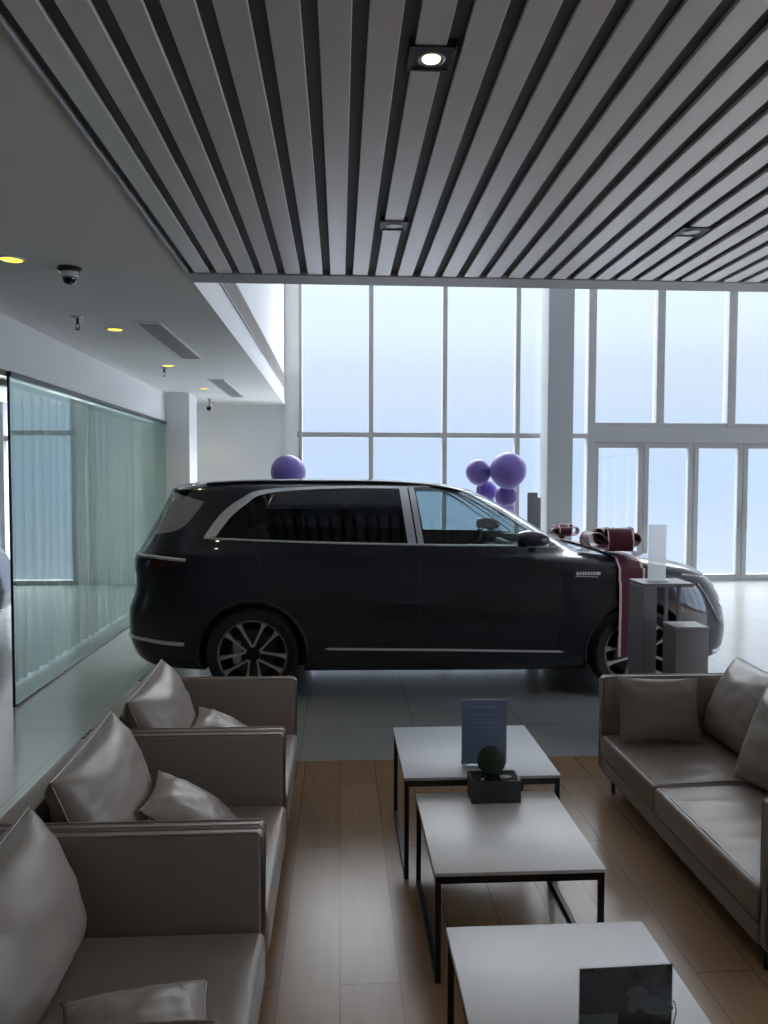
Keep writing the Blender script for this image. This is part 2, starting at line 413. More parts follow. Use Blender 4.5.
# ------------------------------------------------------------------ ceiling fittings
def downlight(x, y, label, r=.062):
    t = thing('ceiling_downlight', label, 'ceiling light', (x, y, HC), 0, 'round downlights in the flat ceiling')
    bm = B(); lathe(bm, [(r+.016, 0), (r+.014, -.006), (r, -.008), (r-.004, -.002)], axis='Z', n=40); obj('trim_ring', bm, M['white_plastic'], t)
    bm = B(); cyl(bm, (0, 0, -.0035), r-.003, .005, 40); obj('lamp_lens', bm, M['lamp_yellow'], t)
    return t
DL = [(-1.865, 4.55), (-1.88, 6.62), (-1.895, 8.70), (-1.89, 10.9)]
dl_lab = ['lit yellow round downlight nearest the left edge of the photo', 'lit yellow round downlight left of the long near air vent',
          'lit yellow round downlight beyond the long near air vent', 'lit yellow round downlight farthest back, beside the far air vent']
for (x, y), lb in zip(DL, dl_lab): downlight(x, y, lb)
def vent(x0, x1, y0, y1, label):
    t = thing('ceiling_air_vent', label, 'air vent', ((x0+x1)/2, (y0+y1)/2, HC), 0, 'linear ceiling air vents')
    w, l = (x1-x0)/2, (y1-y0)/2
    bm = B(); f = .022
    box(bm, -w, -w+f, -l, l, -.012, 0, .002, 1); box(bm, w-f, w, -l, l, -.012, 0, .002, 1); box(bm, -w+f, w-f, -l, -l+f, -.012, 0); box(bm, -w+f, w-f, l-f, l, -.012, 0)
    obj('vent_frame', bm, M['white_plastic'], t)
    bm = B(); box(bm, -w+f, w-f, -l+f, l-f, -.002, 0); obj('vent_backing', bm, M['void'], t)
    bm = B(); n = int((2*w-2*f)/.022)
    for i in range(n):
        xx = -w+f+.011+i*.022; box(bm, xx-.005, xx+.005, -l+f, l-f, -.010, -.002)
    o = obj('vent_louvers', bm, M['slat_trim'], t); o['kind'] = 'stuff'
    return t
vent(-1.655, -1.43, 6.30, 8.15, 'long grey louvred air vent nearest in the flat ceiling')
vent(-1.68, -1.455, 9.87, 11.97, 'long grey louvred air vent farther back near the white wall')
# dome camera
t = thing('dome_camera', 'dark dome security camera hanging under the flat ceiling', 'security camera', (-1.60, 4.72, HC))
bm = B(); lathe(bm, [(.001, 0), (.070, 0), (.070, -.020), (.062, -.030), (.001, -.030)], axis='Z'); obj('mount_plate', bm, M['black_gloss'], t)
bm = B(); lathe(bm, [(.050, -.030), (.050, -.055), (.046, -.058), (.001, -.058)], axis='Z'); obj('housing', bm, M['white_plastic'], t)
bm = B(); lathe(bm, [(.043, -.056)]+[(.043*math.cos(a), -.058-.043*math.sin(a)) for a in [i*PI/20 for i in range(10)]]+[(.0005, -.101)], axis='Z'); obj('dome', bm, M['black_gloss'], t)
# bullet camera
t = thing('ceiling_camera', 'small white bullet security camera in the far left ceiling corner', 'security camera', (-2.13, 12.9, HC))
bm = B(); cyl(bm, (0, 0, -.012), .05, .024, 24); tube(bm, [(0, 0, -.02), (0, -.02, -.08)], .015); obj('bracket', bm, M['white_plastic'], t)
bm = B(); cyl(bm, (0, -.06, -.115), .048, .22, 24, axis='Y'); obj('camera_body', bm, M['white_plastic'], t)
bm = B(); cyl(bm, (0, -.172, -.115), .036, .012, 24, axis='Y'); obj('camera_lens', bm, M['black_gloss'], t)
# sprinklers
def sprinkler(x, y, label, s=1.):
    t = thing('ceiling_sprinkler', label, 'sprinkler', (x, y, HC), 0, 'ceiling sprinklers')
    bm = B(); lathe(bm, [(.001, 0), (.032*s, 0), (.030*s, -.008), (.012, -.010), (.001, -.010)], axis='Z', n=24); obj('escutcheon', bm, M['steel'], t)
    bm = B(); cyl(bm, (0, 0, -.03), .011, .05, 16); tube(bm, [(-.010, 0, -.05), (-.016, 0, -.075), (0, 0, -.095)], .004); tube(bm, [(.010, 0, -.05), (.016, 0, -.075), (0, 0, -.095)], .004); obj('sprinkler_body', bm, M['dark_steel'], t)
    bm = B(); cyl(bm, (0, 0, -.097), .013*s, .004, 20); obj('deflector', bm, M['dark_steel'], t)
sprinkler(-2.03, 6.15, 'small metal sprinkler head below the dome camera in the photo', 1.6)
sprinkler(-1.985, 8.9, 'small metal sprinkler head next to the third yellow downlight', 1.3)
sprinkler(-2.05, 12.3, 'tiny metal sprinkler head just before the white bullet camera', 1.2)
# square fittings in the slatted ceiling
def slot_light(x, y, label, lit):
    t = thing('square_spotlight', label, 'ceiling light', (x, y, HC), 0, 'square spotlights in the slatted ceiling')
    s = .068
    bm = B(); box(bm, -s, s, -s, -s+.014, -.006, .03, .002, 1); box(bm, -s, s, s-.014, s, -.006, .03, .002, 1); box(bm, -s, -s+.014, -s+.014, s-.014, -.006, .03); box(bm, s-.014, s, -s+.014, s-.014, -.006, .03)
    obj('spot_frame', bm, M['fixture'], t)
    bm = B(); box(bm, -s+.013, s-.013, -s+.013, s-.013, -.0025, .0); obj('baffle', bm, M['black_metal'], t)
    bm = B(); lathe(bm, [(.042, -.004), (.036, -.0065), (.028, -.004)], axis='Z', n=32); obj('reflector_ring', bm, M['steel'], t)
    bm = B(); cyl(bm, (0, .0, -.004), .027, .003, 32); obj('lamp', bm, M['lamp_warm'] if lit else M['lamp_off'], t)
slot_light(.269, 2.32, 'lit square spotlight in the slatted ceiling nearest the camera', True)
slot_light(.263, 3.83, 'unlit square spotlight behind the lit one in the slatted ceiling', False)
slot_light(1.76, 3.83, 'square spotlight at the right part of the slatted ceiling', False)
# long air grille high on the bulkhead
t = thing('bulkhead_grille', 'long linear air grille on the white wall above the flat ceiling edge', 'air grille', (-.929, 9.05, 3.42))
bm = B(); hl = 4.0
box(bm, 0, .012, -hl, hl, -.11, -.098); box(bm, 0, .012, -hl, hl, .098, .11); box(bm, 0, .012, -hl, -hl+.012, -.098, .098); box(bm, 0, .012, hl-.012, hl, -.098, .098); obj('grille_frame', bm, M['slat_trim'], t)
bm = B(); box(bm, 0, .003, -hl+.01, hl-.01, -.10, .10); obj('grille_backing', bm, M['void'], t)
bm = B()
for i in range(12): zz = -.09+i*.0164; box(bm, .002, .011, -hl+.01, hl-.01, zz-.0035, zz+.0035)
o = obj('grille_louvers', bm, pbr('tan_louver', (.33, .30, .27), .5), t); o['kind'] = 'stuff'

# ------------------------------------------------------------------ upholstery
def pillow_bm(w, h, T, pinch=.07, wr=.006, seed=0, n=26, p=2.4, q=.55, sag=0.):
    """cushion standing in the local xz plane: w along x, h along z, thickness along y"""
    bm = B(); rnd = Vector((seed*3.1, seed*1.7, seed*.9)); sides = []
    for s in (1, -1):
        g = []
        for j in range(n+1):
            row = []
            for i in range(n+1):
                u = math.sin((2*i/n-1)*PI/2)*.6+(2*i/n-1)*.4; v = math.sin((2*j/n-1)*PI/2)*.6+(2*j/n-1)*.4
                t = T/2*max(0, (1-abs(u)**p)*(1-abs(v)**p))**q
                xx = w/2*u*(1-pinch*(1-v*v)*abs(u)); zz = h/2*v*(1-pinch*(1-u*u)*abs(v))
                e = max(0, 1-max(abs(u), abs(v)))
                d = noise.noise(Vector((u*2.2, v*4.5, s*2))+rnd)*wr+noise.noise(Vector((u*7, v*3.0, s*5))+rnd)*wr*.5
                # creases running in from the corners
                c = math.sin((u+v)*9+seed)*math.exp(-((abs(u)-1)**2+(abs(v)-1)**2)*3)*wr*.8
                y = s*(t+(d+c)*min(1, e*4))
                zz -= sag*(1-u*u)*(v+1)/2
                row.append((xx, y, zz))
            g.append(row)
        sides.append(g)
    key = {}
    def V(p):
        k = (round(p[0], 5), round(p[1], 5), round(p[2], 5))
        if k not in key: key[k] = bm.verts.new(p)
        return key[k]
    for g, s in zip(sides, (1, -1)):
        for j in range(n):
            for i in range(n):
                q_ = [V(g[j][i]), V(g[j][i+1]), V(g[j+1][i+1]), V(g[j+1][i])]
                q2 = []
                for v in q_:
                    if v not in q2: q2.append(v)
                if len(q2) > 2:
                    try: bm.faces.new(q2 if s < 0 else q2[::-1])
                    except ValueError: pass
    return bm
def pillow_edge(w, h, pinch, r, sag=0.):
    pts = []
    n = 20
    for (a, b, ax) in (((-1, -1), (1, -1), 0), ((1, -1), (1, 1), 1), ((1, 1), (-1, 1), 0), ((-1, 1), (-1, -1), 1)):
        for i in range(n):
            t = i/n; u = a[0]+(b[0]-a[0])*t; v = a[1]+(b[1]-a[1])*t
            pts.append((w/2*u*(1-pinch*(1-v*v)*abs(u)), 0, h/2*v*(1-pinch*(1-u*u)*abs(v))-sag*(1-u*u)*(v+1)/2))
    bm = B(); tube(bm, pts, r, 6, closed=True); return bm
def cushion(name, label, cat, w, h, T, frame, group, seed, pinch=.07, q=.55, sag=0., wr=.006, p=2.4):
    """frame: (centre, x axis, normal towards viewer)"""
    c, ax, nrm = frame
    ax = Vector(ax).normalized(); nrm = Vector(nrm).normalized(); nrm = (nrm-ax*nrm.dot(ax)).normalized()
    up = ax.cross(-nrm)*1.0
    # local y = -normal, local z = up
    m = Matrix((ax, -nrm, up)).transposed().to_4x4(); m.translation = Vector(c)
    t = thing(name, label, cat, group=group); t.matrix_world = m
    obj('cover', pillow_bm(w, h, T, pinch, wr, seed, q=q, sag=sag, p=p), M['leather'], t, smooth=180)
    obj('seam', pillow_edge(w, h, pinch, .0035, sag), M['leather'], t)
    return t
def piping(bm, pts, r=.0045): tube(bm, pts, r, 6, closed=True)
def soft_box(x0, x1, y0, y1, z0, z1, bev, crown=.012, wr=.003, seed=0, nx=30, ny=30):
    """seat cushion: bevelled box with a crowned, softly creased top"""
    bm = B(); box(bm, x0, x1, y0, y1, z0, z1)
    bmesh.ops.bevel(bm, geom=list(bm.edges), offset=bev, segments=4, profile=.5, affect='EDGES')
    top = [f for f in bm.faces if f.normal.z > .95]
    r = bmesh.ops.subdivide_edges(bm, edges=list({e for f in top for e in f.edges}), cuts=16, use_grid_fill=True)
    for v in bm.verts:
        if v.co.z > z1-.0005:
            u = (v.co.x-x0)/(x1-x0)*2-1; w = (v.co.y-y0)/(y1-y0)*2-1
            k = max(0, (1-u*u)*(1-w*w))
            v.co.z += crown*k**.6+noise.noise(Vector((v.co.x*3+seed, v.co.y*16, seed*2.)))*wr*min(1, k*5)
    return bm
def piped_panel(parent, name, x0, x1, y0, y1, z0, z1, bev=.012, mat=None):
    bm = B(); box(bm, x0, x1, y0, y1, z0, z1, bev, 3); o = obj(name, bm, mat or M['leather'], parent)
    return o
def edge_piping(parent, x0, x1, ys, z0, z1, xz=True):
    bm = B(); e = .006
    for y in ys:
        c = .014
        pts = [(x0+c, y, z1+.001), (x1-c, y, z1+.001), (x1+.001, y, z1-c), (x1+.001, y, z0+c), (x1-c, y, z0-.001), (x0+c, y, z0-.001), (x0-.001, y, z0+c), (x0-.001, y, z1-c)]
        piping(bm, pts, .0042)
    return obj('piping', bm, M['leather'], parent)
AW, AD = .925, .865       # armchair width (y) and depth (x)
def make_armchair():
    t = thing('armchair', '', 'armchair')
    hw, hd, a = AW/2, AD/2, .05
    for y0, y1 in ((-hw, -hw+a), (hw-a, hw)):
        o = piped_panel(t, 'arm', -hd, hd, y0, y1, .13, .70)
        edge_piping(o, -hd, hd, (y0+.006, y1-.006), .13, .70)
    piped_panel(t, 'backrest', -hd, -hd+.09, -hw+a+.001, hw-a-.001, .13, .70)
    bm = B(); box(bm, -hd+.092, hd-.012, -hw+a+.001, hw-a-.001, .13, .235, .006); obj('seat_base', bm, M['leather'], t)
    obj('seat_cushion', soft_box(-hd+.093, hd+.012, -hw+a+.003, hw-a-.003, .237, .395, .022, .012, .004, 1), M['leather'], t)
    for sx in (-1, 1):
        for sy in (-1, 1):
            bm = B(); cyl(bm, (sx*(hd-.06), sy*(hw-.06), .065), .011, .13, 16, r2=.017); obj('leg', bm, M['black_metal'], t)
    return t
XC = -.245-AD/2
arm1 = make_armchair(); arm1.location = (XC, 3.823, 0)
relabel(arm1, 'taupe leather armchair farthest back, beside the rear wheel of the car', 'row of taupe armchairs')
arm2 = copy_tree(arm1); arm2.location = (XC, 2.892, 0); relabel(arm2, 'taupe leather armchair in the middle of the row of three')
arm3 = copy_tree(arm1); arm3.location = (XC, 1.961, 0); relabel(arm3, 'taupe leather armchair nearest the camera, cut off at the bottom left')
# loose back cushions: lean against the backrest (x axis runs along -y so that the face looks to +x)
def back_cushion(y, label, seed, dx=0., tilt=.34, w=.66, h=.43, rz=0., roll=.05):
    nrm = Vector((math.cos(tilt), 0, math.sin(tilt))); ax = Vector((0, 1, roll))
    ax.rotate(Matrix.Rotation(rz, 3, 'Z')); nrm.rotate(Matrix.Rotation(rz, 3, 'Z'))
    return rest(cushion('back_cushion', label, 'cushion', w, h, .25, ((-.866+dx, y, .66), ax, nrm), 'large back cushions of the armchairs', seed, .04, .46, wr=.009), .412)
def rest(t, z):
    lo = min((t.matrix_basis @ v.co).z for c in t.children for v in c.data.vertices)
    t.location.z += z-lo; return t
back_cushion(3.755, 'large taupe back cushion leaning in the farthest armchair', 1)
back_cushion(2.85, 'large taupe back cushion leaning in the middle armchair', 2)
back_cushion(2.0, 'large taupe back cushion leaning in the nearest armchair, at the left edge', 3, dx=.012, h=.41, w=.62)
def throw_pillow(c, ax, nrm, label, seed, w=.35, h=.37, T=.14, group='small throw pillows on the armchairs', z=.412):
    return rest(cushion('throw_pillow', label, 'pillow', w, h, T, (c, ax, nrm), group, seed, .09, .6, wr=.007), z)
throw_pillow((-.565, 3.86, .60), (-.05, 1, .02), (.50, 0, .86), 'small taupe pillow lying in the farthest armchair', 4)
throw_pillow((-.565, 2.92, .60), (-.04, 1, .04), (.55, 0, .83), 'small taupe pillow tilted on one corner in the middle armchair', 5)
throw_pillow((-.475, 1.765, .500), (.95, .25, -.02), (.06, -.12, 1), 'small creased pillow in the nearest armchair at the bottom edge', 6, .35, .33, .15)

# sofa on the right, facing left
sf = thing('sofa', 'long taupe leather sofa with thin arms on the right side', 'sofa', (2.0, 3.475, 0))
sd, sl = .49, .895
for y0, y1 in ((-sl, -sl+.06), (sl-.06, sl)):
    o = piped_panel(sf, 'arm', -sd+.005, sd, y0, y1, .12, .665, .014)
    edge_piping(o, -sd+.005, sd, (y0+.007, y1-.007), .12, .665)
piped_panel(sf, 'backrest', sd-.10, sd, -sl+.061, sl-.061, .12, .665, .02)
bm = B(); box(bm, -sd, sd-.102, -sl+.061, sl-.061, .12, .20, .008); obj('seat_base', bm, M['leather'], sf)
for k, (y0, y1) in enumerate(((-sl+.063, .078), (.082, sl-.063))):
    obj('seat_cushion', soft_box(-sd-.008, sd-.102, y0, y1, .202, .335, .022, .014, .014, 5+k), M['leather'], sf)
for sx in (-1, 1):
    for sy in (-1, 1):
        bm = B(); cyl(bm, (sx*(sd-.06), sy*(sl-.10), .06), .009, .12, 16, r2=.016); obj('leg', bm, M['black_metal'], sf)
def sofa_cushion(y, label, seed, dx=0., tilt=.42, rz=0., w=.72):
    nrm = Vector((-math.cos(tilt), 0, math.sin(tilt))); ax = Vector((0, -1, 0))
    ax.rotate(Matrix.Rotation(rz, 3, 'Z')); nrm.rotate(Matrix.Rotation(rz, 3, 'Z'))
    return rest(cushion('back_cushion', label, 'cushion', w, .47, .25, ((2.19+dx, y, .61), ax, nrm), 'large back cushions of the sofa', seed, .04, .46, wr=.010), .352)
sofa_cushion(3.965, 'large taupe back cushion at the far end of the sofa', 7, w=.62)
sofa_cushion(3.31, 'large taupe back cushion at the right edge of the photo, propped before the far one', 8, dx=-.09, rz=.25, w=.66)
throw_pillow((1.77, 4.135, .505), (1, -.02, -.02), (-.05, -.95, .30), 'small taupe pillow standing against the far arm of the sofa', 9, .47, .36, .13, 'throw pillow on the sofa', .350)

# ------------------------------------------------------------------ coffee tables
def coffee_table(x0, x1, y0, y1, h, label, top):
    t = thing('coffee_table', label, 'coffee table', ((x0+x1)/2, (y0+y1)/2, 0), 0, 'nesting coffee tables')
    w, l = (x1-x0)/2, (y1-y0)/2; s = .02
    bm = B(); box(bm, -w, w, -l, l, h-.014, h, .0025, 2); obj('tabletop', bm, top, t)
    bm = B(); e = .004; zt = h-.0145
    for sx in (-1, 1):
        xa, xb = sorted((sx*(w-e), sx*(w-e-s))); box(bm, xa, xb, -l+e, l-e, zt-.028, zt, .0015, 1)
    for sy in (-1, 1):
        ya, yb = sorted((sy*(l-e), sy*(l-e-s))); box(bm, -w+e+s, w-e-s, ya, yb, zt-.028, zt, .0015, 1)
    obj('top_frame', bm, M['black_metal'], t)
    for sx in (-1, 1):
        for sy in (-1, 1):
            xa, xb = sorted((sx*(w-e), sx*(w-e-s))); ya, yb = sorted((sy*(l-e), sy*(l-e-s)))
            bm = B(); box(bm, xa, xb, ya, yb, .0045, zt-.0285, .0015, 1); obj('leg', bm, M['black_metal'], t)
        bm = B(); box(bm, xa, xb, -l+e+s+.0005, l-e-s-.0005, .0045, .0245, .0015, 1); obj('floor_rail', bm, M['black_metal'], t)
    return t
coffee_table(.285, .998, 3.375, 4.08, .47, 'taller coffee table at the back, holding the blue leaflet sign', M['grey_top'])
coffee_table(.335, .955, 2.655, 3.355, .41, 'white coffee table in the middle, holding the dark planter box', M['white_top'])
coffee_table(.330, .955, 1.62, 2.33, .41, 'white coffee table nearest the camera, holding the dark photo stand', M['white_top'])
# blue leaflet in an acrylic stand
t = thing('leaflet_stand', 'upright acrylic stand with a blue printed leaflet on the back coffee table', 'sign', (.672, 3.515, .4712), 0)
bm = B(); box(bm, -.105, .105, -.045, .045, 0, .004, .001, 1); obj('stand_foot', bm, M['clear'], t)
bm = B(); box(bm, -.108, .108, -.0045, -.0025, .0045, .312, .0005, 1); box(bm, -.108, .108, .0025, .0045, .0045, .312, .0005, 1); obj('acrylic_sleeve', bm, M['clear'], t)
bm = B(); box(bm, -.105, .105, -.0012, .0012, .006, .308); lf = obj('leaflet', bm, M['sign_blue'], t)
bm = B()
for i, (a, b, h) in enumerate([(-.058, .058, .009), (-.066, .066, .004), (-.06, .055, .004), (-.06, .062, .004), (-.06, .05, .004), (-.03, .03, .004)]):
    zz = .268-i*.020-(.012 if i else 0)
    x = a
    while x < b:
        w = random.uniform(.006, .014); box(bm, x, min(x+w, b), -.0016, -.00125, zz, zz+h); x += w+.0035
box(bm, -.104, .104, -.0016, -.00125, .302, .306)
obj('printed_lines', bm, M['sign_text'], lf, fix=False)
# planter box with a moss ball
t = thing('moss_ball_planter', 'small dark box planter with a green moss ball on the middle coffee table', 'plant', (.672, 3.285, .4112), 0)
bm = B(); w, l, h, e = .107, .062, .098, .008
box(bm, -w, w, -l, -l+e, 0, h, .0015, 1); box(bm, -w, w, l-e, l, 0, h, .0015, 1); box(bm, -w, -w+e, -l+e, l-e, 0, h); box(bm, w-e, w, -l+e, l-e, 0, h); box(bm, -w+e, w-e, -l+e, l-e, 0, .01)
obj('box', bm, M['planter'], t)
bm = B(); box(bm, -w+e, w-e, -l+e, l-e, .084, .093); obj('soil', bm, pbr('dark_gravel', (.03, .028, .027), .9, bump=1, bump_scale=150, var=.5, var_scale=120), t)
bm = B(); sph(bm, (-.012, 0, .166), .061, 1, 1, .98, 48, 32)
for v in bm.verts:
    d = (v.co-Vector((-.012, 0, .166))).normalized(); v.co += d*(noise.noise(d*14)*.005+noise.noise(d*34)*.003)
obj('moss_ball', bm, M['moss'], t)
bm = B()
for i in range(5):
    a = -PI*.85+i*.42; tube(bm, [(-.012+.03*math.cos(a), .03*math.sin(a), .110), (-.012+.055*math.cos(a), .048*math.sin(a), .101), (-.012+.062*math.cos(a), .05*math.sin(a), .0935)], [.009, .007, .005], 8)
obj('dark_roots', bm, M['black_metal'], t)
for (x, y, r) in ((.035, -.032, .021), (.058, -.02, .013), (-.052, -.036, .010)):
    bm = B(); sph(bm, (x, y, .093+r*.42), r, 1.35, .8, .5, 20, 12); obj('pebble', bm, M['pebble'], t)
# landscape photo stand on the near table
t = thing('photo_stand', 'dark landscape picture in a clear stand on the nearest coffee table', 'photo stand', (.724, 1.86, .4112), 0)
t.rotation_euler = (0, 0, .03)
bm = B(); box(bm, -.122, .122, -.035, .035, 0, .004, .001, 1); obj('stand_foot', bm, M['clear'], t)
bm = B(); box(bm, -.124, .124, -.0045, -.0028, .0045, .168, .0005, 1); box(bm, -.124, .124, .0028, .0045, .0045, .168, .0005, 1); obj('acrylic_sleeve', bm, M['clear'], t)
bm = B(); box(bm, -.121, .121, -.0012, .0012, .006, .164); pp = obj('picture', bm, M['photo_dark'], t)
bm = B()
box(bm, -.121, -.02, -.0022, -.0014, .006, .045)
for (x, z, a, b) in ((.03, .095, .028, .018), (.055, .068, .04, .018), (.085, .05, .04, .016), (.018, .062, .014, .018)):
    bmesh.ops.create_circle(bm, cap_ends=True, segments=28, radius=1, matrix=Matrix.Translation((x, -.0016-.0002*x, z)) @ Matrix.Rotation(PI/2, 4, 'X') @ Matrix.Diagonal((a, b, 1, 1)))
obj('pale_motif', bm, M['photo_pale'], pp)
bm = B(); tube(bm, [(.119, -.012, .004), (.127, -.014, .05), (.124, -.010, .072), (.112, -.008, .075)], .0016, 6); obj('wire_clip', bm, M['black_metal'], t)

# ------------------------------------------------------------------ the car
def pchip(pts):
    xs = [p[0] for p in pts]; ys = [p[1] for p in pts]; n = len(xs)
    h = [xs[i+1]-xs[i] for i in range(n-1)]; d = [(ys[i+1]-ys[i])/h[i] for i in range(n-1)]
    m = [0.]*n; m[0] = d[0]; m[-1] = d[-1]
    for i in range(1, n-1):
        if d[i-1]*d[i] > 0:
            w1 = 2*h[i]+h[i-1]; w2 = h[i]+2*h[i-1]; m[i] = (w1+w2)/(w1/d[i-1]+w2/d[i])
    def f(x):
        if x <= xs[0]: return ys[0]
        if x >= xs[-1]: return ys[-1]
        lo = 0
        while xs[lo+1] < x: lo += 1
        t = (x-xs[lo])/h[lo]
        return ((1+2*t)*(1-t)**2*ys[lo]+t*(1-t)**2*h[lo]*m[lo]+t*t*(3-2*t)*ys[lo+1]+t*t*(t-1)*h[lo]*m[lo+1])
    return f
WB = 3.16
fR = pchip([(a_, b_-.035) for a_, b_ in [(.22, -.97), (.30, -1.04), (.42, -1.085), (.55, -1.10), (.68, -1.095), (.85, -1.045), (.95, -1.035), (1.06, -1.05), (1.13, -1.045), (1.18, -1.01), (1.25, -.965), (1.37, -.905), (1.52, -.83), (1.66, -.765), (1.715, -.745), (1.75, -.66), (1.775, -.50), (1.79, -.30), (1.80, -.02), (1.806, .30), (1.810, .55)]])
fF = pchip([(.22, 3.93), (.28, 4.05), (.40, 4.11), (.50, 4.12), (.62, 4.10), (.78, 4.05), (.90, 3.98), (.98, 3.90), (1.04, 3.79), (1.09, 3.62), (1.125, 3.42), (1.155, 3.15), (1.175, 2.90), (1.195, 2.76), (1.25, 2.66), (1.37, 2.46), (1.50, 2.25), (1.60, 2.08), (1.68, 1.92), (1.73, 1.77), (1.765, 1.57), (1.787, 1.33), (1.80, 1.08), (1.806, .88), (1.810, .70)])
fW = pchip([(.22, .86), (.27, .93), (.36, .975), (.46, .975), (.56, .985), (.70, 1.0), (.85, 1.0), (.97, .995), (1.08, .985), (1.17, .97), (1.23, .95), (1.28, .925), (1.40, .875), (1.55, .81), (1.68, .745), (1.73, .71), (1.76, .66), (1.782, .58), (1.795, .48), (1.803, .36), (1.808, .22), (1.810, .12)])
fN = pchip([(.22, 4.2), (.8, 4.6), (1.1, 5.), (1.3, 5.), (1.7, 4.6), (1.81, 3.0)])
fNr = pchip([(.22, 5.), (.9, 5.2), (1.2, 5.), (1.7, 4.6), (1.81, 3.0)])
def half(x, z, inset=0.):
    R, F, W = fR(z)+inset, fF(z)-inset, fW(z)-inset
    c, a = (R+F)/2, (F-R)/2
    u = abs(x-c)/a; n = fN(z) if x > c else fNr(z)
    return W*max(0., 1-min(1, u)**n)**(1/n)
def htop(x, y):
    lo, hi = .5, 1.81
    for _ in range(36):
        m = (lo+hi)/2
        ok = fR(m) < x < fF(m) and half(x, m) >= abs(y)
        lo, hi = (m, hi) if ok else (lo, m)
    return lo
def xfront(y, z):
    R, F, W = fR(z), fF(z), fW(z); c, a = (R+F)/2, (F-R)/2; n = fN(z)
    return c+a*max(0, 1-min(1, abs(y)/W)**n)**(1/n)
def xrear(y, z):
    R, F, W = fR(z), fF(z), fW(z); c, a = (R+F)/2, (F-R)/2; n = fNr(z)
    return c-a*max(0, 1-min(1, abs(y)/W)**n)**(1/n)
def body_solid(z0, z1, inset=0., nth=50, dz=.022):
    zs = []
    z = z0
    while z < z1-1e-6:
        zs.append(z)
        z += dz if z < .96 or 1.2 <= z < 1.68 else (.010 if z < 1.74 else .0035 if z < 1.79 else .0016)
    zs.append(z1)
    ts = []
    for q in range(4):
        for i in range(nth):
            t = i/nth
            ts.append((q+t)*PI/2)
    bm = B(); rings = []
    for z in zs:
        R, F, W = fR(z)+inset, fF(z)-inset, fW(z)-inset; c, a = (R+F)/2, (F-R)/2; ring = []
        for t in ts:
            ct, st = math.cos(t), math.sin(t); n = fN(z) if ct > 0 else fNr(z)
            # constant-angle sampling in a squircle gives roughly even spacing along the sides
            k = (abs(ct)**n+abs(st)**n)**(-1/n)
            ring.append(bm.verts.new((c+a*ct*k, W*st*k, z)))
        rings.append(ring)
    m = len(ts)
    for A, C in zip(rings, rings[1:]):
        for i in range(m): bm.faces.new((A[i], A[(i+1) % m], C[(i+1) % m], C[i]))
    for ring, flip in ((rings[0], True), (rings[-1], False)):
        ce = sum((v.co for v in ring), Vector())/m
        vc = bm.verts.new(ce)
        for i in range(m):
            f = (ring[i], ring[(i+1) % m], vc)
            bm.faces.new(f[::-1] if flip else f)
    return bm
def resample(poly, step):
    out = []
    for (a, b) in zip(poly, poly[1:]+poly[:1]):
        n = max(1, int(math.hypot(b[0]-a[0], b[1]-a[1])/step))
        for i in range(n): out.append((a[0]+(b[0]-a[0])*i/n, a[1]+(b[1]-a[1])*i/n))
    return out
def smooth_poly(pts, sharp=(), n=6):
    """closed Catmull-Rom through pts; indices in sharp keep a corner"""
    k = len(pts); out = []
    for i in range(k):
        p0, p1, p2, p3 = (Vector(pts[j % k]) for j in (i-1, i, i+1, i+2))
        if i in sharp: p0 = p1-(p2-p1)
        if (i+1) % k in sharp: p3 = p2+(p2-p1)
        for s in range(n):
            t = s/n
            out.append(tuple(.5*((2*p1)+(p2-p0)*t+(2*p0-5*p1+4*p2-p3)*t*t+(3*p1-p0-3*p2+p3)*t**3)))
    return out
def inside(p, poly):
    r = False; n = len(poly)
    for i in range(n):
        a, b = poly[i], poly[i-1]
        if (a[1] > p[1]) != (b[1] > p[1]) and p[0] < (b[0]-a[0])*(p[1]-a[1])/(b[1]-a[1])+a[0]: r = not r
    return r
def side_patch(bm, poly, side, off=.003, step=.035, thick=0.):
    """panel lying on the car's side: polygon in (x,z) mapped to the body surface"""
    P = resample(poly, step); n = len(P)
    xs = [p[0] for p in P]; zs = [p[1] for p in P]
    pts = [Vector(p) for p in P]
    x = min(xs)+step/2
    while x < max(xs):
        z = min(zs)+step/2
        while z < max(zs):
            if inside((x, z), P) and min((Vector((x, z))-Vector(p)).length for p in P) > step*.45: pts.append(Vector((x, z)))
            z += step
        x += step
    vs, es, fs, *_ = delaunay_2d_cdt(pts, [(i, (i+1) % n) for i in range(n)], [], 1, 1e-5)
    bv = [bm.verts.new((v.x, side*(half(v.x, v.y)+off), v.y)) for v in vs]
    for f in fs:
        q = [bv[i] for i in f]
        bm.faces.new(q if side < 0 else q[::-1])
def side_line(bm, pts, side, r, off=.002, closed=False, n=8):
    tube(bm, [(x, side*(half(x, z)+off), z) for x, z in pts], r, n, closed)

# window outlines in the side view (x, z)
rear_win = smooth_poly([(-.355, 1.325), (-.23, 1.49), (-.09, 1.60), (.10, 1.675), (.66, 1.705), (1.225, 1.705), (1.295, 1.285), (.42, 1.300)], sharp=(0, 5, 6), n=6)
front_win = smooth_poly([(1.335, 1.70), (1.55, 1.695), (1.73, 1.655), (2.02, 1.50), (2.23, 1.365), (2.36, 1.262), (1.405, 1.275)], sharp=(0, 5, 6), n=6)
quarter = smooth_poly([(-.735, 1.69), (-.42, 1.61), (-.59, 1.40), (-.84, 1.335), (-.79, 1.50)], sharp=(0, 1, 3), n=5)
car = thing('suv_car', 'large glossy black SUV with chrome window trim and a red bow on the hood', 'car', (-.683, 7.19, 0), math.radians(-1.5))

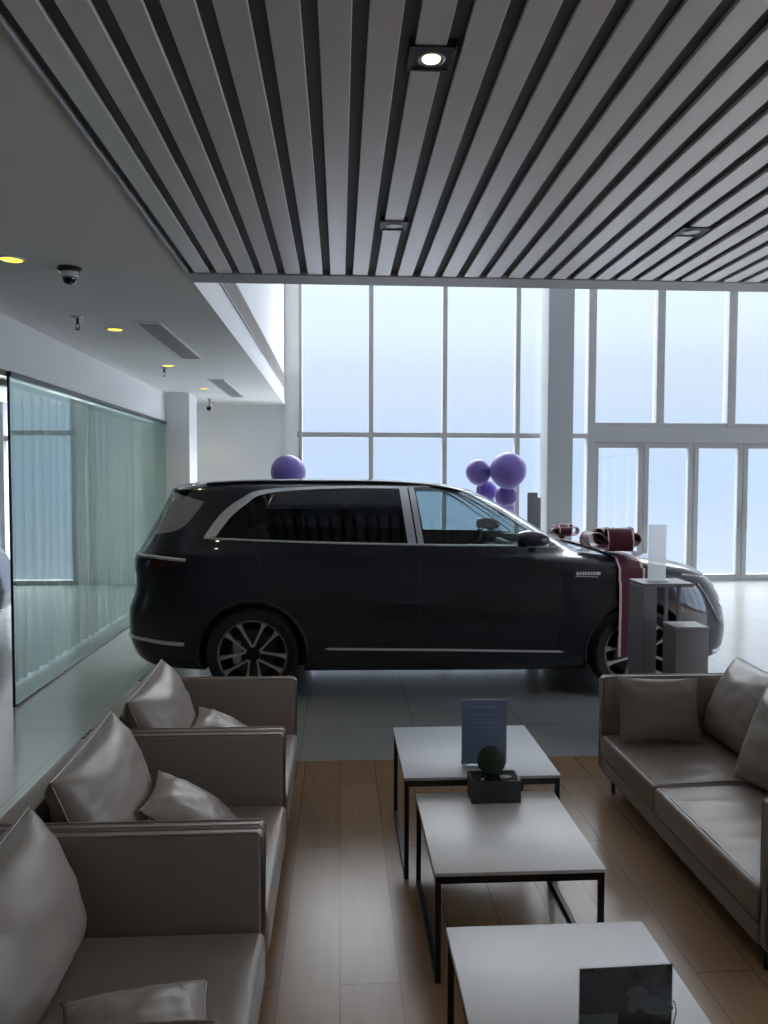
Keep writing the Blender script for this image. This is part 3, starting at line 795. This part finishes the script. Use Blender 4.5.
def mesh_obj(bm, name):
    me = bpy.data.meshes.new(name); bmesh.ops.recalc_face_normals(bm, faces=bm.faces); bm.to_mesh(me); bm.free()
    o = bpy.data.objects.new(name, me); COL.objects.link(o); return o
src_bm = body_solid(.22, 1.81)
bmesh.ops.recalc_face_normals(src_bm, faces=src_bm.faces)
src_bm.normal_update()
bvh = BVHTree.FromBMesh(src_bm); src_bm.faces.ensure_lookup_table()
tri_faces = [[v.co.copy() for v in f.verts] for f in src_bm.faces]
tri_norms = [[v.normal.copy() for v in f.verts] for f in src_bm.faces]
base = mesh_obj(src_bm.copy(), 'body')
src_bm.free()
# cutters: cabin space, wheel arches, side windows, windscreen
cutters = []
cutters.append(mesh_obj(body_solid(.50, 1.745, .055, 24, .05), 'cut'))
# keep the engine and boot solid: the cabin cutter is trimmed
for xa in (0., WB):
    for s in (-1, 1):
        bm = B(); cyl(bm, (xa, s*.86, .375), .435, .50, 72, axis='Y'); cutters.append(mesh_obj(bm, 'cut'))
def cut_prism(poly): bm = B(); prism(bm, poly, -1.3, 1.3); return mesh_obj(bm, 'cut')
cutters.append(cut_prism(front_win)); cutters.append(cut_prism(rear_win))
ws = [(2.70, 1.235), (2.30, 1.50), (1.86, 1.72), (1.74, 1.70), (1.70, 1.60), (2.0, 1.45), (2.40, 1.215)]
bm = B()
# windscreen opening: a block that follows the glass, narrower than the body so that the A-pillars stay
rows = []
for z in [1.235+i*(1.705-1.235)/12 for i in range(13)]:
    w = fW(z)-.10; row_o = []; row_i = []
    for j in range(17):
        y = -w+2*w*j/16; xx = xfront(y, z)
        row_o.append(bm.verts.new((xx+.06, y, z))); row_i.append(bm.verts.new((xx-.12, y, z)))
    rows.append((row_o, row_i))
for (o0, i0), (o1, i1) in zip(rows, rows[1:]):
    for j in range(16):
        bm.faces.new((o0[j], o0[j+1], o1[j+1], o1[j])); bm.faces.new((i0[j], i1[j], i1[j+1], i0[j+1]))
    bm.faces.new((o0[0], o1[0], i1[0], i0[0])); bm.faces.new((o0[-1], i0[-1], i1[-1], o1[-1]))
for (o, i), fl in ((rows[0], 1), (rows[-1], 0)):
    for j in range(16): bm.faces.new((o[j], i[j], i[j+1], o[j+1]) if fl else (o[j], o[j+1], i[j+1], i[j]))
cutters.append(mesh_obj(bm, 'cut'))
for c in cutters:
    md = base.modifiers.new('b', 'BOOLEAN'); md.operation = 'DIFFERENCE'; md.solver = 'EXACT'; md.object = c
dg = bpy.context.evaluated_depsgraph_get(); dg.update()
me = bpy.data.meshes.new_from_object(base.evaluated_get(dg))
base.modifiers.clear(); base.data = me
for c in cutters:
    d = c.data; bpy.data.objects.remove(c); bpy.data.meshes.remove(d)
base.parent = car
me.materials.clear(); me.materials.append(M['paint_car']); me.materials.append(M['cabin']); me.materials.append(M['cladding'])
# keep the smooth reflections of the uncut body
def bary(p, tri):
    a, b, c = tri; v0, v1, v2 = b-a, c-a, p-a
    d00, d01, d11, d20, d21 = v0.dot(v0), v0.dot(v1), v1.dot(v1), v2.dot(v0), v2.dot(v1)
    den = d00*d11-d01*d01
    if abs(den) < 1e-14: return (1, 0, 0)
    v = (d11*d20-d01*d21)/den; w = (d00*d21-d01*d20)/den
    return (max(0, 1-v-w), max(0, v), max(0, w))
norms = [None]*len(me.loops)
for p in me.polygons:
    p.use_smooth = True
    loc, nn, idx, dist = bvh.find_nearest(p.center)
    on = dist is not None and dist < .004 and nn.dot(p.normal) > .6
    if not on:
        p.material_index = 2 if (abs(p.center.y) > .60 and p.center.z < .82 and min(abs(p.center.x), abs(p.center.x-WB)) < .5) or p.center.z < .3 else 1
    for li in p.loop_indices:
        n = p.normal
        if on:
            co = me.vertices[me.loops[li].vertex_index].co
            l2, n2, i2, d2 = bvh.find_nearest(co)
            if i2 is not None:
                f, fn = tri_faces[i2], tri_norms[i2]
                if len(f) == 4:
                    w3 = bary(co, (f[0], f[1], f[2])); w4 = bary(co, (f[0], f[2], f[3]))
                    # pick the half whose reconstruction is nearer
                    r3 = (f[0]*w3[0]+f[1]*w3[1]+f[2]*w3[2]-co).length; r4 = (f[0]*w4[0]+f[2]*w4[1]+f[3]*w4[2]-co).length
                    n = fn[0]*w3[0]+fn[1]*w3[1]+fn[2]*w3[2] if r3 <= r4 else fn[0]*w4[0]+fn[2]*w4[1]+fn[3]*w4[2]
                else:
                    w3 = bary(co, f); n = fn[0]*w3[0]+fn[1]*w3[1]+fn[2]*w3[2]
                n = n.normalized()
        norms[li] = n
me.normals_split_custom_set([tuple(n) for n in norms])

# glass, chrome and seams on both sides
for s in (-1, 1):
    bm = B(); side_patch(bm, rear_win, s, -.004); o = obj('rear_side_window', bm, M['privacy'], car, 180, fix=False)
    bm = B(); side_patch(bm, front_win, s, -.004); o2 = obj('front_side_window', bm, M['carglass'], car, 180, fix=False)
    bm = B(); side_patch(bm, quarter, s, .0035); obj('rear_quarter_glass', bm, M['quarter'], car, 180, fix=False)
    bm = B()
    # thick chrome sweep behind the rear window
    def between(A, Bq): 
        return A+Bq[::-1]
    out_l = [(-.405, 1.322), (-.275, 1.51), (-.125, 1.63), (.07, 1.712), (.64, 1.742), (1.27, 1.742)]
    in_l = [(-.302, 1.332), (-.20, 1.475), (-.075, 1.588), (.10, 1.682), (.65, 1.722), (1.27, 1.722)]
    def cr(P, n=7):
        r = []
        for i in range(len(P)-1):
            p0, p1, p2, p3 = (Vector(P[max(0, min(len(P)-1, j))]) for j in (i-1, i, i+1, i+2))
            for q in range(n):
                t = q/n; r.append(tuple(.5*((2*p1)+(p2-p0)*t+(2*p0-5*p1+4*p2-p3)*t*t+(3*p1-p0-3*p2+p3)*t**3)))
        return r+[tuple(P[-1])]
    side_patch(bm, cr(out_l)+cr(in_l)[::-1], s, .006, .03)
    top = cr([(1.26, 1.738), (1.56, 1.732), (1.76, 1.69), (2.05, 1.528), (2.27, 1.38), (2.44, 1.262)])
    side_line(bm, top, s, .008, .003)
    side_line(bm, cr([(-.40, 1.318), (.42, 1.288), (1.35, 1.268), (2.44, 1.252)]), s, .009, .003)
    obj('chrome_window_trim', bm, M['satin'], car, 40, fix=False)
    bm = B(); side_patch(bm, [(1.195, 1.735), (1.262, 1.735), (1.330, 1.262), (1.262, 1.262)], s, .005); side_patch(bm, [(1.275, 1.735), (1.320, 1.735), (1.392, 1.262), (1.345, 1.262)], s, .005)
    obj('pillar_cover', bm, M['satin'], car, 180, fix=False)
    # shut lines
    bm = B()
    side_line(bm, [(1.345-.02*0, 1.25-.9*i/14) for i in range(13)], s, .0028, .0, n=6)
    side_line(bm, cr([(2.46, 1.24), (2.50, 1.0), (2.52, .70), (2.48, .46)]), s, .0028, .0, n=6)
    side_line(bm, cr([(.02, 1.28), (.10, 1.02), (.30, .88), (.44, .66), (.50, .46)]), s, .0028, .0, n=6)
    side_line(bm, [(.5+i*.11, .445) for i in range(19)], s, .0028, .0, n=6)
    obj('door_shut_lines', bm, M['cladding'], car, 40, fix=False)
    # chrome sill strip
    bm = B(); side_patch(bm, [(.58, .425), (.62, .436), (1.6, .424), (2.50, .405), (2.545, .392), (2.50, .388), (1.6, .404), (.62, .416)], s, .006, .05); obj('chrome_sill_strip', bm, M['silver'], car, 180, fix=False)
    # flush handles
    for x in (.30, 1.50):
        bm = B(); side_patch(bm, [(x, 1.062), (x+.20, 1.058), (x+.20, 1.034), (x, 1.038)], s, .005, .05)
        obj('door_handle', bm, M['paint_car'], car, 180, fix=False)
    # fender badge: small raised strokes
    bm = B(); x = 2.63
    for w in (.022, .014, .020, .012, .022, .014, .020, .034):
        side_patch(bm, [(x, 1.052), (x+w, 1.050), (x+w, 1.024), (x, 1.026)], s, .005, .05); x += w+.006
    side_patch(bm, [(2.62, 1.020), (2.81, 1.012), (2.81, 1.006), (2.62, 1.014)], s, .005, .05)
    obj('fender_badge', bm, M['satin'], car, 180, fix=False)
    # mirror
    bm = B(); sph(bm, (2.235, s*1.075, 1.322), .1, 1.50, .95, .74, 32, 20)
    for v in bm.verts:
        if v.co.x < 2.13: v.co.x = 2.13+(v.co.x-2.13)*.25
        if v.co.z < 1.27: v.co.z = 1.27+(v.co.z-1.27)*.4
    mr = obj('side_mirror', bm, M['paint_car'], car, 60)
    bm = B(); tube(bm, [(2.28, s*.93, 1.235), (2.265, s*1.0, 1.262), (2.26, s*1.06, 1.275)], [.034, .028, .024], 12); obj('mirror_arm', bm, M['cladding'], mr)
    bm = B(); box(bm, 2.19, 2.36, s*1.09-.055, s*1.09+.055, 1.264, 1.276, .004, 1); obj('mirror_trim', bm, M['satin'], mr)
    # headlamp: vertical wrap-round unit
    bm = B(); side_patch(bm, smooth_poly([(3.50, 1.02), (3.80, .985), (3.915, .90), (3.985, .70), (3.93, .60), (3.84, .72), (3.72, .90)], sharp=(0, 3), n=5), s, .005, .03); hl_ = obj('headlamp', bm, M['lamp_glass'], car, 180, fix=False)
    bm = B()
    side_line(bm, cr([(3.55, 1.015), (3.80, .97), (3.91, .88), (3.965, .72)]), s, .006, .006, n=6)
    side_line(bm, cr([(3.70, .935), (3.80, .80), (3.88, .67)]), s, .004, .006, n=6)
    obj('light_guide', bm, M['chrome'], hl_)
    # front corner intake and lower chrome
    def ring_line(bm, x_from, z, s, r, n=14, front=True, dzz=0.):
        pts = []
        y0 = half(x_from, z)
        for i in range(n):
            y = y0*(1-i/(n-1)*.55); pts.append(((xfront(y, z) if front else xrear(y, z))+(.006 if front else -.006), s*y, z+dzz*i/(n-1)))
        pts[0] = (x_from, s*(y0+.005), z)
        tube(bm, pts, r, 8)
    bm = B(); ring_line(bm, 3.86, .345, s, .016); ring_line(bm, 3.88, .305, s, .009); obj('front_chrome_blade', bm, M['chrome'], car, 40)
    bm = B(); side_line(bm, cr([(-.56, .452), (-.70, .458), (-.82, .466), (-.90, .474)]), s, .017, .004); ring_line(bm, -.88, .474, s, .014, front=False); obj('rear_chrome_blade', bm, M['silver'], car, 40)
    bm = B(); side_line(bm, cr([(-.54, 1.142), (-.68, 1.152), (-.80, 1.162), (-.86, 1.166)]), s, .014, .004); ring_line(bm, -.85, 1.166, s, .013, front=False); obj('tail_lamp_chrome', bm, M['silver'], car, 40)
    bm = B(); side_patch(bm, [(-.56, 1.118), (-.70, 1.128), (-.86, 1.140), (-.90, 1.10), (-.80, 1.065), (-.62, 1.09)], s, .005, .03); obj('tail_lamp', bm, M['lamp_red'], car, 180, fix=False)
    # wheel-arch lips
    for xa in (0., WB):
        bm = B(); pts = []
        for i in range(41):
            a = -.22+i*(PI+.44)/40; pts.append((xa+.443*math.cos(a), .375+.443*math.sin(a)))
        side_line(bm, pts, s, .014, -.004); obj('arch_lip', bm, M['cladding'], car, 60)
# windscreen, roof rails, rear wing, wiper
bm = B(); rows = []
for z in [1.225+i*(1.715-1.225)/14 for i in range(15)]:
    w = fW(z)-.085
    rows.append([bm.verts.new((xfront(-w+2*w*j/20, z)-.004, -w+2*w*j/20, z)) for j in range(21)])
for a, b in zip(rows, rows[1:]):
    for j in range(20): bm.faces.new((a[j], a[j+1], b[j+1], b[j]))
obj('windscreen', bm, M['carglass'], car, 180)
bm = B(); rows = []
for z in [1.20+i*(1.67-1.20)/12 for i in range(13)]:
    w = fW(z)-.16
    rows.append([bm.verts.new((xrear(-w+2*w*j/20, z)-.004, -w+2*w*j/20, z)) for j in range(21)])
for a, b in zip(rows, rows[1:]):
    for j in range(20): bm.faces.new((a[j], a[j+1], b[j+1], b[j]))
obj('rear_window', bm, M['privacy'], car, 180)
for s in (-1, 1):
    bm = B(); pts = []
    for i in range(24):
        x = -.42+i*(1.72+.42)/23; y = .64 if i not in (0, 23) else .635
        pts.append((x, s*y, htop(x, y)+.012))
    tube(bm, pts, .012, 8); obj('roof_rail', bm, M['cladding'], car)
bm = B()
L0 = [(-.745+.10*(y/.68)**2, y, 1.738-.03*(y/.68)**2) for y in [-.68+i*.068 for i in range(21)]]
R0 = [(-.55, y*.97, htop(-.55, abs(y)*.95)+.004) for _, y, _ in L0]
strip(bm, L0, R0, [(0, 0, -.018)]*21); obj('rear_spoiler', bm, M['paint_car'], car, 50)
bm = B(); tube(bm, [(-1.0, .05, 1.215), (-.985, -.12, 1.30), (-.94, -.32, 1.345)], .012, 8); obj('rear_wiper', bm, M['cladding'], car)
# underbody and cabin
bm = B(); box(bm, -.45, WB+.35, -.62, .62, .20, .34, .03, 2); obj('underbody', bm, M['cladding'], car)
bm = B(); box(bm, -.6, 2.62, -.78, .78, .505, .54); obj('cabin_floor', bm, M['cabin'], car)
bm = B(); box(bm, 2.12, 2.58, -.76, .76, .70, 1.16, .06, 3); box(bm, 2.18, 2.24, -.35, .25, 1.165, 1.24, .012, 2); obj('dashboard', bm, M['cabin'], car)
bm = B()
pts = [(1.98+.08*math.sin(a), .37+.185*math.cos(a), 1.14+.17*math.sin(a)) for a in [2*PI*i/32 for i in range(32)]]
tube(bm, pts, .016, 8, closed=True); tube(bm, [(1.98, .2, 1.14), (1.99, .54, 1.14)], .018, 8); tube(bm, [(1.985, .37, 1.13), (2.2, .37, 1.04)], .03, 8); obj('steering_wheel', bm, M['cladding'], car)
for (x, ys) in ((1.25, (-.38, .38)), (.30, (-.38, .38))):
    for y in ys:
        bm = B()
        box(bm, x-.25, x+.27, y-.26, y+.26, .55, .80, .06, 3)
        r = B(); box(r, -.07, .07, -.25, .25, 0, .66, .05, 3); box(r, -.05, .05, -.14, .14, .70, .90, .045, 3); tube(r, [(0, -.06, .64), (0, -.06, .72)], .01); tube(r, [(0, .06, .64), (0, .06, .72)], .01)
        bmesh.ops.transform(r, matrix=Matrix.Translation((x-.26, y, .72)) @ Matrix.Rotation(-.30, 4, 'Y'), verts=r.verts)
        tmp = bpy.data.meshes.new('t'); r.to_mesh(tmp); r.free(); bm.from_mesh(tmp); bpy.data.meshes.remove(tmp)
        obj('car_seat', bm, M['cabin_light'], car)
# wheels
def make_wheel(s):
    """wheel about the origin, outer face towards y = s"""
    bm = B()
    prof = [(.270, -.118), (.300, -.125), (.345, -.130), (.366, -.118), (.3745, -.09), (.3745, .09), (.366, .118), (.345, .130), (.300, .125), (.272, .118)]
    lathe(bm, prof, n=72); ty = obj('tyre', bm, M['rubber'], None, 30)
    for o_ in (ty,): pass
    bm = B(); lathe(bm, [(.274, -.115), (.262, -.10), (.250, 0), (.255, s*.07), (.268, s*.105)], n=72); lathe(bm, [(.02, s*.0), (.25, s*-.02)], n=48)
    barrel = obj('rim_barrel', bm, M['alloy_dark'], None, 40)
    bm = B(); lathe(bm, [(.268, s*.108), (.276, s*.120), (.286, s*.121), (.289, s*.112)], n=72)
    n_sp = 5
    for k in range(n_sp):
        for side in (-1, 1):
            a0 = 2*PI*k/n_sp+.977+side*.235
            ah = 2*PI*k/n_sp+.977+side*.56
            # spoke starts beside its twin at the hub and splays towards the rim
            p0 = Vector((math.cos(ah)*.058, 0, math.sin(ah)*.058))
            p1 = Vector((math.cos(a0)*.276, 0, math.sin(a0)*.276))
            d = (p1-p0).normalized(); w = Vector((-d.z, 0, d.x))
            secs = []
            for (t, hw, yy) in ((0, .008, .086), (.35, .008, .098), (.7, .0105, .108), (.88, .017, .114), (1., .027, .117)):
                c = p0.lerp(p1, t)
                secs.append([bm.verts.new(c+w*hw+Vector((0, s*yy, 0))), bm.verts.new(c-w*hw+Vector((0, s*yy, 0))), bm.verts.new(c-w*hw*1.1+Vector((0, s*(yy-.035), 0))), bm.verts.new(c+w*hw*1.1+Vector((0, s*(yy-.035), 0)))])
            for A, C in zip(secs, secs[1:]):
                for j in range(4): bm.faces.new((A[j], A[(j+1) % 4], C[(j+1) % 4], C[j]))
            bm.faces.new(secs[0]); bm.faces.new(secs[-1][::-1])
    sp = obj('spokes', bm, M['alloy'], None, 30)
    bm = B(); lathe(bm, [(.0005, s*.094), (.040, s*.094), (.055, s*.086), (.058, s*.05)], n=40); hub = obj('hub', bm, M['alloy_dark'], None, 30)
    bm = B(); lathe(bm, [(.0005, s*.100), (.026, s*.100), (.030, s*.094)], n=32); cap = obj('centre_cap', bm, M['alloy_dark'], None, 30)
    bm = B(); cyl(bm, (0, s*.015, 0), .19, .03, 48, axis='Y'); disc = obj('brake_disc', bm, M['dark_steel'], None, 30)
    bm = B(); box(bm, -.17, -.10, s*.03-.03, s*.03+.03, -.09, .10, .015, 2); cal = obj('brake_caliper', bm, M['steel'], None)
    return [ty, barrel, sp, hub, cap, disc, cal]
for s in (-1, 1):
    proto = make_wheel(s)
    for i, xa in enumerate((0., WB)):
        e = bpy.data.objects.new('wheel', None); COL.objects.link(e); e.parent = car; e.location = (xa, s*.845, .375); e.rotation_euler = (0, [.0, .25][i], 0)
        for p in proto:
            c = p if i == 0 else p.copy()
            if i: COL.objects.link(c)
            c.parent = e
# second dark car standing in the adjoining room, seen through the gap and the curtain
car2 = copy_tree(car); car2.location = (-7.83, 8.25, 0); car2.rotation_euler = (0, 0, math.radians(12))
relabel(car2, 'second dark car in the adjoining room, behind the glass partition at the left edge')

# ------------------------------------------------------------------ gift ribbon and bows on the hood
CM = car.matrix_basis.copy()
CM = Matrix.Translation(car.location) @ Matrix.Rotation(car.rotation_euler.z, 4, 'Z')
rb = thing('gift_ribbon', 'wide red gift ribbon with pink edges and a big bow draped over the car hood', 'gift bow'); rb.matrix_world = CM
def band(xa, xb, name, mat, off):
    L_, R_ = [], []
    path = []
    zside = [.36+i*.045 for i in range(17)]
    for z in zside: path.append(('s', z))
    for i in range(41): path.append(('t', -.955+1.91*i/40))
    for z in zside[::-1][:8]: path.append(('f', z))
    for kind, q in path:
        for (lst, x) in ((L_, xa), (R_, xb)):
            if kind == 't': lst.append((x, q*.985, htop(x, abs(q)*.985)+off+(.014 if abs(q) > .86 else 0)))
            else:
                s = -1 if kind == 's' else 1
                lst.append((x, s*(max(half(x, q), half(x, .85)*.995)+off+(.022 if q < .95 else .0)), q))
    bm = B(); strip(bm, L_, R_, [(0, 0, .0)]*0 or None); return bm
bm = band(2.985, 3.190, 'ribbon_band', None, .012); o = obj('ribbon_band', bm, M['ribbon'], rb, 180)
bm = band(2.975, 2.995, 'e', None, .015); b2 = band(3.180, 3.200, 'e', None, .015)
tmp = bpy.data.meshes.new('t'); b2.to_mesh(tmp); b2.free(); bm.from_mesh(tmp); bpy.data.meshes.remove(tmp)
obj('pink_edging', bm, M['ribbon_edge'], o, 180)
def bow(c, w, specs, parent):
    """specs: (azimuth, elevation, length, opening) of each loop"""
    for az, el, ln, op in specs:
        d = Vector((math.cos(az)*math.cos(el), math.sin(az)*math.cos(el), math.sin(el))); side = Vector((-math.sin(az), math.cos(az), 0)); up = side.cross(d)*-1
        LL, RR = [], []
        for i in range(33):
            t = 2*PI*i/32
            r = ln*(1-math.cos(t))/2; h = op*math.sin(t)*(1-math.cos(t))/2*1.3
            p = Vector(c)+d*r+up*h
            ww = w*(.35+.65*min(1, r/(ln*.35)))
            LL.append(p-side*ww/2); RR.append(p+side*ww/2)
        bm = B(); strip(bm, LL, RR); o = obj('bow_loop', bm, M['ribbon'], parent, 180)
        bm = B(); tube(bm, LL, .006, 6); tube(bm, RR, .006, 6); obj('pink_edging', bm, M['ribbon_edge'], o, 180)
    bm = B(); sph(bm, c, w*.30, 1, 1, .7, 20, 12); obj('bow_knot', bm, M['ribbon'], parent)
zc = htop(3.05, .62)+.065
bow((3.05, -.62, zc), .20, [(PI+.1, .30, .27, .080), (.15, .42, .22, .065), (-PI/2-.1, .36, .29, .115), (PI/2, .40, .27, .08), (-PI/2+.5, .95, .20, .05), (PI*.8, .90, .19, .05)], rb)
gb = thing('hood_bow', 'smaller red bow by the base of the windscreen on the far side of the hood', 'gift bow'); gb.matrix_world = CM
zc = htop(2.93, .50)+.06
bow((2.90, .50, zc), .12, [(PI, .55, .13, .035), (0, .45, .17, .045), (-PI/2, .5, .17, .045), (PI/2, .5, .17, .045), (.6, 1.0, .14, .04)], gb)

# ------------------------------------------------------------------ display stand and plinth in front of the car
t = thing('display_stand', 'tall grey display stand with two thin posts before the front wheel of the car', 'display stand', (2.275, 5.32, 0))
w, l, h = .178, .14, 1.085
bm = B(); box(bm, -w, w, -l, l, h-.025, h, .003, 1); obj('stand_top', bm, M['grey_panel'], t)
bm = B(); box(bm, -w, -w+.095, -l+.004, l-.004, .031, h-.026, .003, 1); obj('side_panel', bm, M['grey_panel'], t)
for x in (.062, .155):
    bm = B(); box(bm, x-.012, x+.012, .04, .064, .031, h-.026, .002, 1); obj('post', bm, M['grey_panel'], t)
bm = B(); box(bm, -w, w, -l, l, 0, .03, .003, 1); obj('stand_base', bm, M['grey_panel'], t)
t = thing('acrylic_sign', 'blank pale acrylic sign standing on top of the grey display stand', 'sign', (2.235, 5.30, 1.0862)); t.rotation_euler = (0, 0, -.12)
bm = B(); box(bm, -.062, .062, -.004, .004, .008, .400, .002, 1); obj('sign_plate', bm, M['acrylic'], t)
bm = B(); box(bm, -.072, .072, -.04, .04, 0, .008, .002, 1); obj('sign_foot', bm, M['acrylic'], t)
t = thing('display_plinth', 'grey square plinth standing before the display stand, behind the sofa arm', 'plinth', (2.315, 5.005, 0))
bm = B(); box(bm, -.112, .112, -.103, .103, 0, .812, .004, 2); obj('plinth_body', bm, M['grey_panel'], t)
bm = B(); box(bm, -.114, .114, -.105, .105, .813, .836, .004, 2); obj('plinth_top', bm, pbr('grey_plinth_top', (.30, .305, .32), .45), t)

# ------------------------------------------------------------------ balloons and totem behind the car
def pole(x, y, h, label):
    t = thing('balloon_stand', label, 'balloon stand', (x, y, 0), 0, 'balloon stands')
    bm = B(); lathe(bm, [(.0005, 0), (.16, 0), (.16, .015), (.02, .03), (.0005, .03)], axis='Z', n=32); obj('stand_foot', bm, M['white_plastic'], t)
    bm = B(); cyl(bm, (0, 0, .03+(h-.03)/2), .010, h-.03, 12); obj('stand_pole', bm, M['white_plastic'], t)
def balloon(x, y, z, r, label, mat='balloon', group='purple balloons above the windscreen', tilt=(0, 0)):
    t = thing('balloon', label, 'balloon', (x, y, z), 0, group)
    bm = B(); pr = []
    for i in range(25):
        a = PI*i/24; rr = math.sin(a); zz = -math.cos(a)
        zz = zz*(1.05 if zz < 0 else 1.0); rr *= (1-.10*max(0, -zz)**2)
        pr.append((max(.0006, rr*r), zz*r))
    lathe(bm, pr, axis='Z', n=40); obj('balloon_skin', bm, M[mat], t)
    bm = B(); lathe(bm, [(.012, -1.045*r), (.006, -1.06*r-.004), (.016, -1.06*r-.02), (.0005, -1.06*r-.02)], axis='Z', n=16); obj('balloon_knot', bm, M[mat], t)
    t.rotation_euler = (tilt[0], tilt[1], 0)
balloon(1.69, 9.34, 1.885, .156, 'purple balloon at the upper left of the balloon cluster')
balloon(2.012, 9.15, 1.905, .218, 'largest purple balloon at the top of the cluster')
balloon(2.04, 9.37, 1.60, .138, 'purple balloon right under the largest one', tilt=(0, .9))
balloon(1.85, 9.66, 1.66, .13, 'small purple balloon between the upper left and lower right ones', tilt=(0, -.5))
balloon(2.09, 9.60, 1.435, .115, 'pale lilac balloon lowest in the cluster, by the roof pillar', 'balloon_pale', tilt=(.3, .6))
pole(1.99, 9.90, 1.80, 'white stand carrying the purple balloon cluster behind the car')
balloon(-.615, 9.2, 1.875, .208, 'single purple balloon showing above the rear of the car roof', group='purple balloon above the roof')
pole(-.615, 9.2, 1.62, 'white stand under the single balloon behind the car roof')
t = thing('info_totem', 'slim dark information totem standing behind the car beside the balloons', 'totem', (2.30, 9.05, 0))
bm = B(); box(bm, -.07, .045, -.03, .03, .02, 1.645, .008, 2); obj('totem_body', bm, M['grey_panel'], t)
bm = B(); box(bm, .0455, .085, -.03, .03, .02, 1.585, .004, 1); obj('totem_side', bm, M['steel'], t)
bm = B(); box(bm, -.16, .16, -.15, .15, 0, .0195, .004, 1); obj('totem_base', bm, M['grey_panel'], t)

# ------------------------------------------------------------------ light: foggy overcast sky, downlights
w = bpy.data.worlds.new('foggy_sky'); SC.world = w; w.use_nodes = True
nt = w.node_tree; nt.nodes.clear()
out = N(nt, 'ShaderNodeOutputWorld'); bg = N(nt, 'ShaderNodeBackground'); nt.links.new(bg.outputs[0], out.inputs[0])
tc = N(nt, 'ShaderNodeTexCoord'); sp = N(nt, 'ShaderNodeSeparateXYZ'); nt.links.new(tc.outputs['Generated'], sp.inputs[0])
mr = N(nt, 'ShaderNodeMapRange'); mr.inputs[1].default_value = -1; mr.inputs[2].default_value = 1; nt.links.new(sp.outputs['Z'], mr.inputs[0])
ramp = N(nt, 'ShaderNodeValToRGB'); nt.links.new(mr.outputs[0], ramp.inputs[0])
ramp.color_ramp.interpolation = 'EASE'
def zz(z): return (z+1)/2
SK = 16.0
SIDE_FILL = 5.5   # unseen brighter sky to the right, added to fill the room
els = [(-1, (3.6, 3.8, 4.1)), (-.5, (2.9, 3.1, 3.4)), (-.22, (.9, 1.0, 1.16)), (-.13, (.54, .64, .80)), (-.10, (.47, .56, .70)), (.0, (.41, .52, .68)), (.06, (.43, .53, .67)), (.12, (.48, .55, .66)), (.20, (.57, .66, .76)), (.285, (.66, .74, .82)), (.40, (4.4, 4.6, 4.8)), (.55, (9.6, 9.8, 10.1)), (.9, (14.0, 14.3, 14.7))]  # overhead and below-horizon glow added out of view to fill the room
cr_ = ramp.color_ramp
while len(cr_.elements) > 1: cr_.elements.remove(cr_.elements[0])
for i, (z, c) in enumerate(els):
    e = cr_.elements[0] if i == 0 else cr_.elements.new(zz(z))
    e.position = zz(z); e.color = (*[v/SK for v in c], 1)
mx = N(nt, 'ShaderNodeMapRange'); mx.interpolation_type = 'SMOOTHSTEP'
mx.inputs[1].default_value = .60; mx.inputs[2].default_value = .95; mx.inputs[3].default_value = SK; mx.inputs[4].default_value = SK*SIDE_FILL
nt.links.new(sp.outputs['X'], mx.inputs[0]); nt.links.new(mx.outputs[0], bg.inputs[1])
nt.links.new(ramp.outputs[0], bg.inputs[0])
def spot(x, y, z, power, col, size=1.9, blend=.8, r=.04):
    l = bpy.data.lights.new('downlight_lamp', 'SPOT'); l.energy = power; l.color = col; l.spot_size = size; l.spot_blend = blend; l.shadow_soft_size = r
    o = bpy.data.objects.new('downlight_lamp', l); COL.objects.link(o); o.location = (x, y, z)
for (x, y) in DL: spot(x, y, HC-.03, 9, (1, .86, .55))
spot(-2.1, 12.75, HC-.15, 8, (1, .86, .5))
spot(.269, 2.32, HC-.03, 8, (1, .85, .65))

# ------------------------------------------------------------------ camera
F = 770.
yaw = math.atan(44/F); pit = math.atan(34/math.hypot(F, 44))
cd = bpy.data.cameras.new('camera'); co = bpy.data.objects.new('camera', cd); COL.objects.link(co)
cd.sensor_fit = 'VERTICAL'; cd.sensor_height = 24; cd.sensor_width = 18; cd.lens = 24*F/1024
cd.clip_start = .05; cd.clip_end = 300
fw = Vector((math.sin(yaw)*math.cos(pit), math.cos(yaw)*math.cos(pit), -math.sin(pit)))
rot = fw.to_track_quat('-Z', 'Y').to_matrix() @ Matrix.Rotation(.0025, 3, 'Z')
co.matrix_world = Matrix.Translation((0, 0, 1.81)) @ rot.to_4x4()
SC.camera = co
vs = SC.view_settings
SC.display_settings.display_device = 'sRGB'
vs.view_transform = 'Standard'; vs.look = 'None'; vs.gamma = 1; vs.exposure = .62; vs.use_curve_mapping = False
SC.cycles.use_denoising = True
SC.cycles.max_bounces = 10; SC.cycles.diffuse_bounces = 5; SC.cycles.glossy_bounces = 4; SC.cycles.transmission_bounces = 6; SC.cycles.transparent_max_bounces = 16
SC.cycles.caustics_reflective = False; SC.cycles.caustics_refractive = False
SC.cycles.sample_clamp_indirect = 4
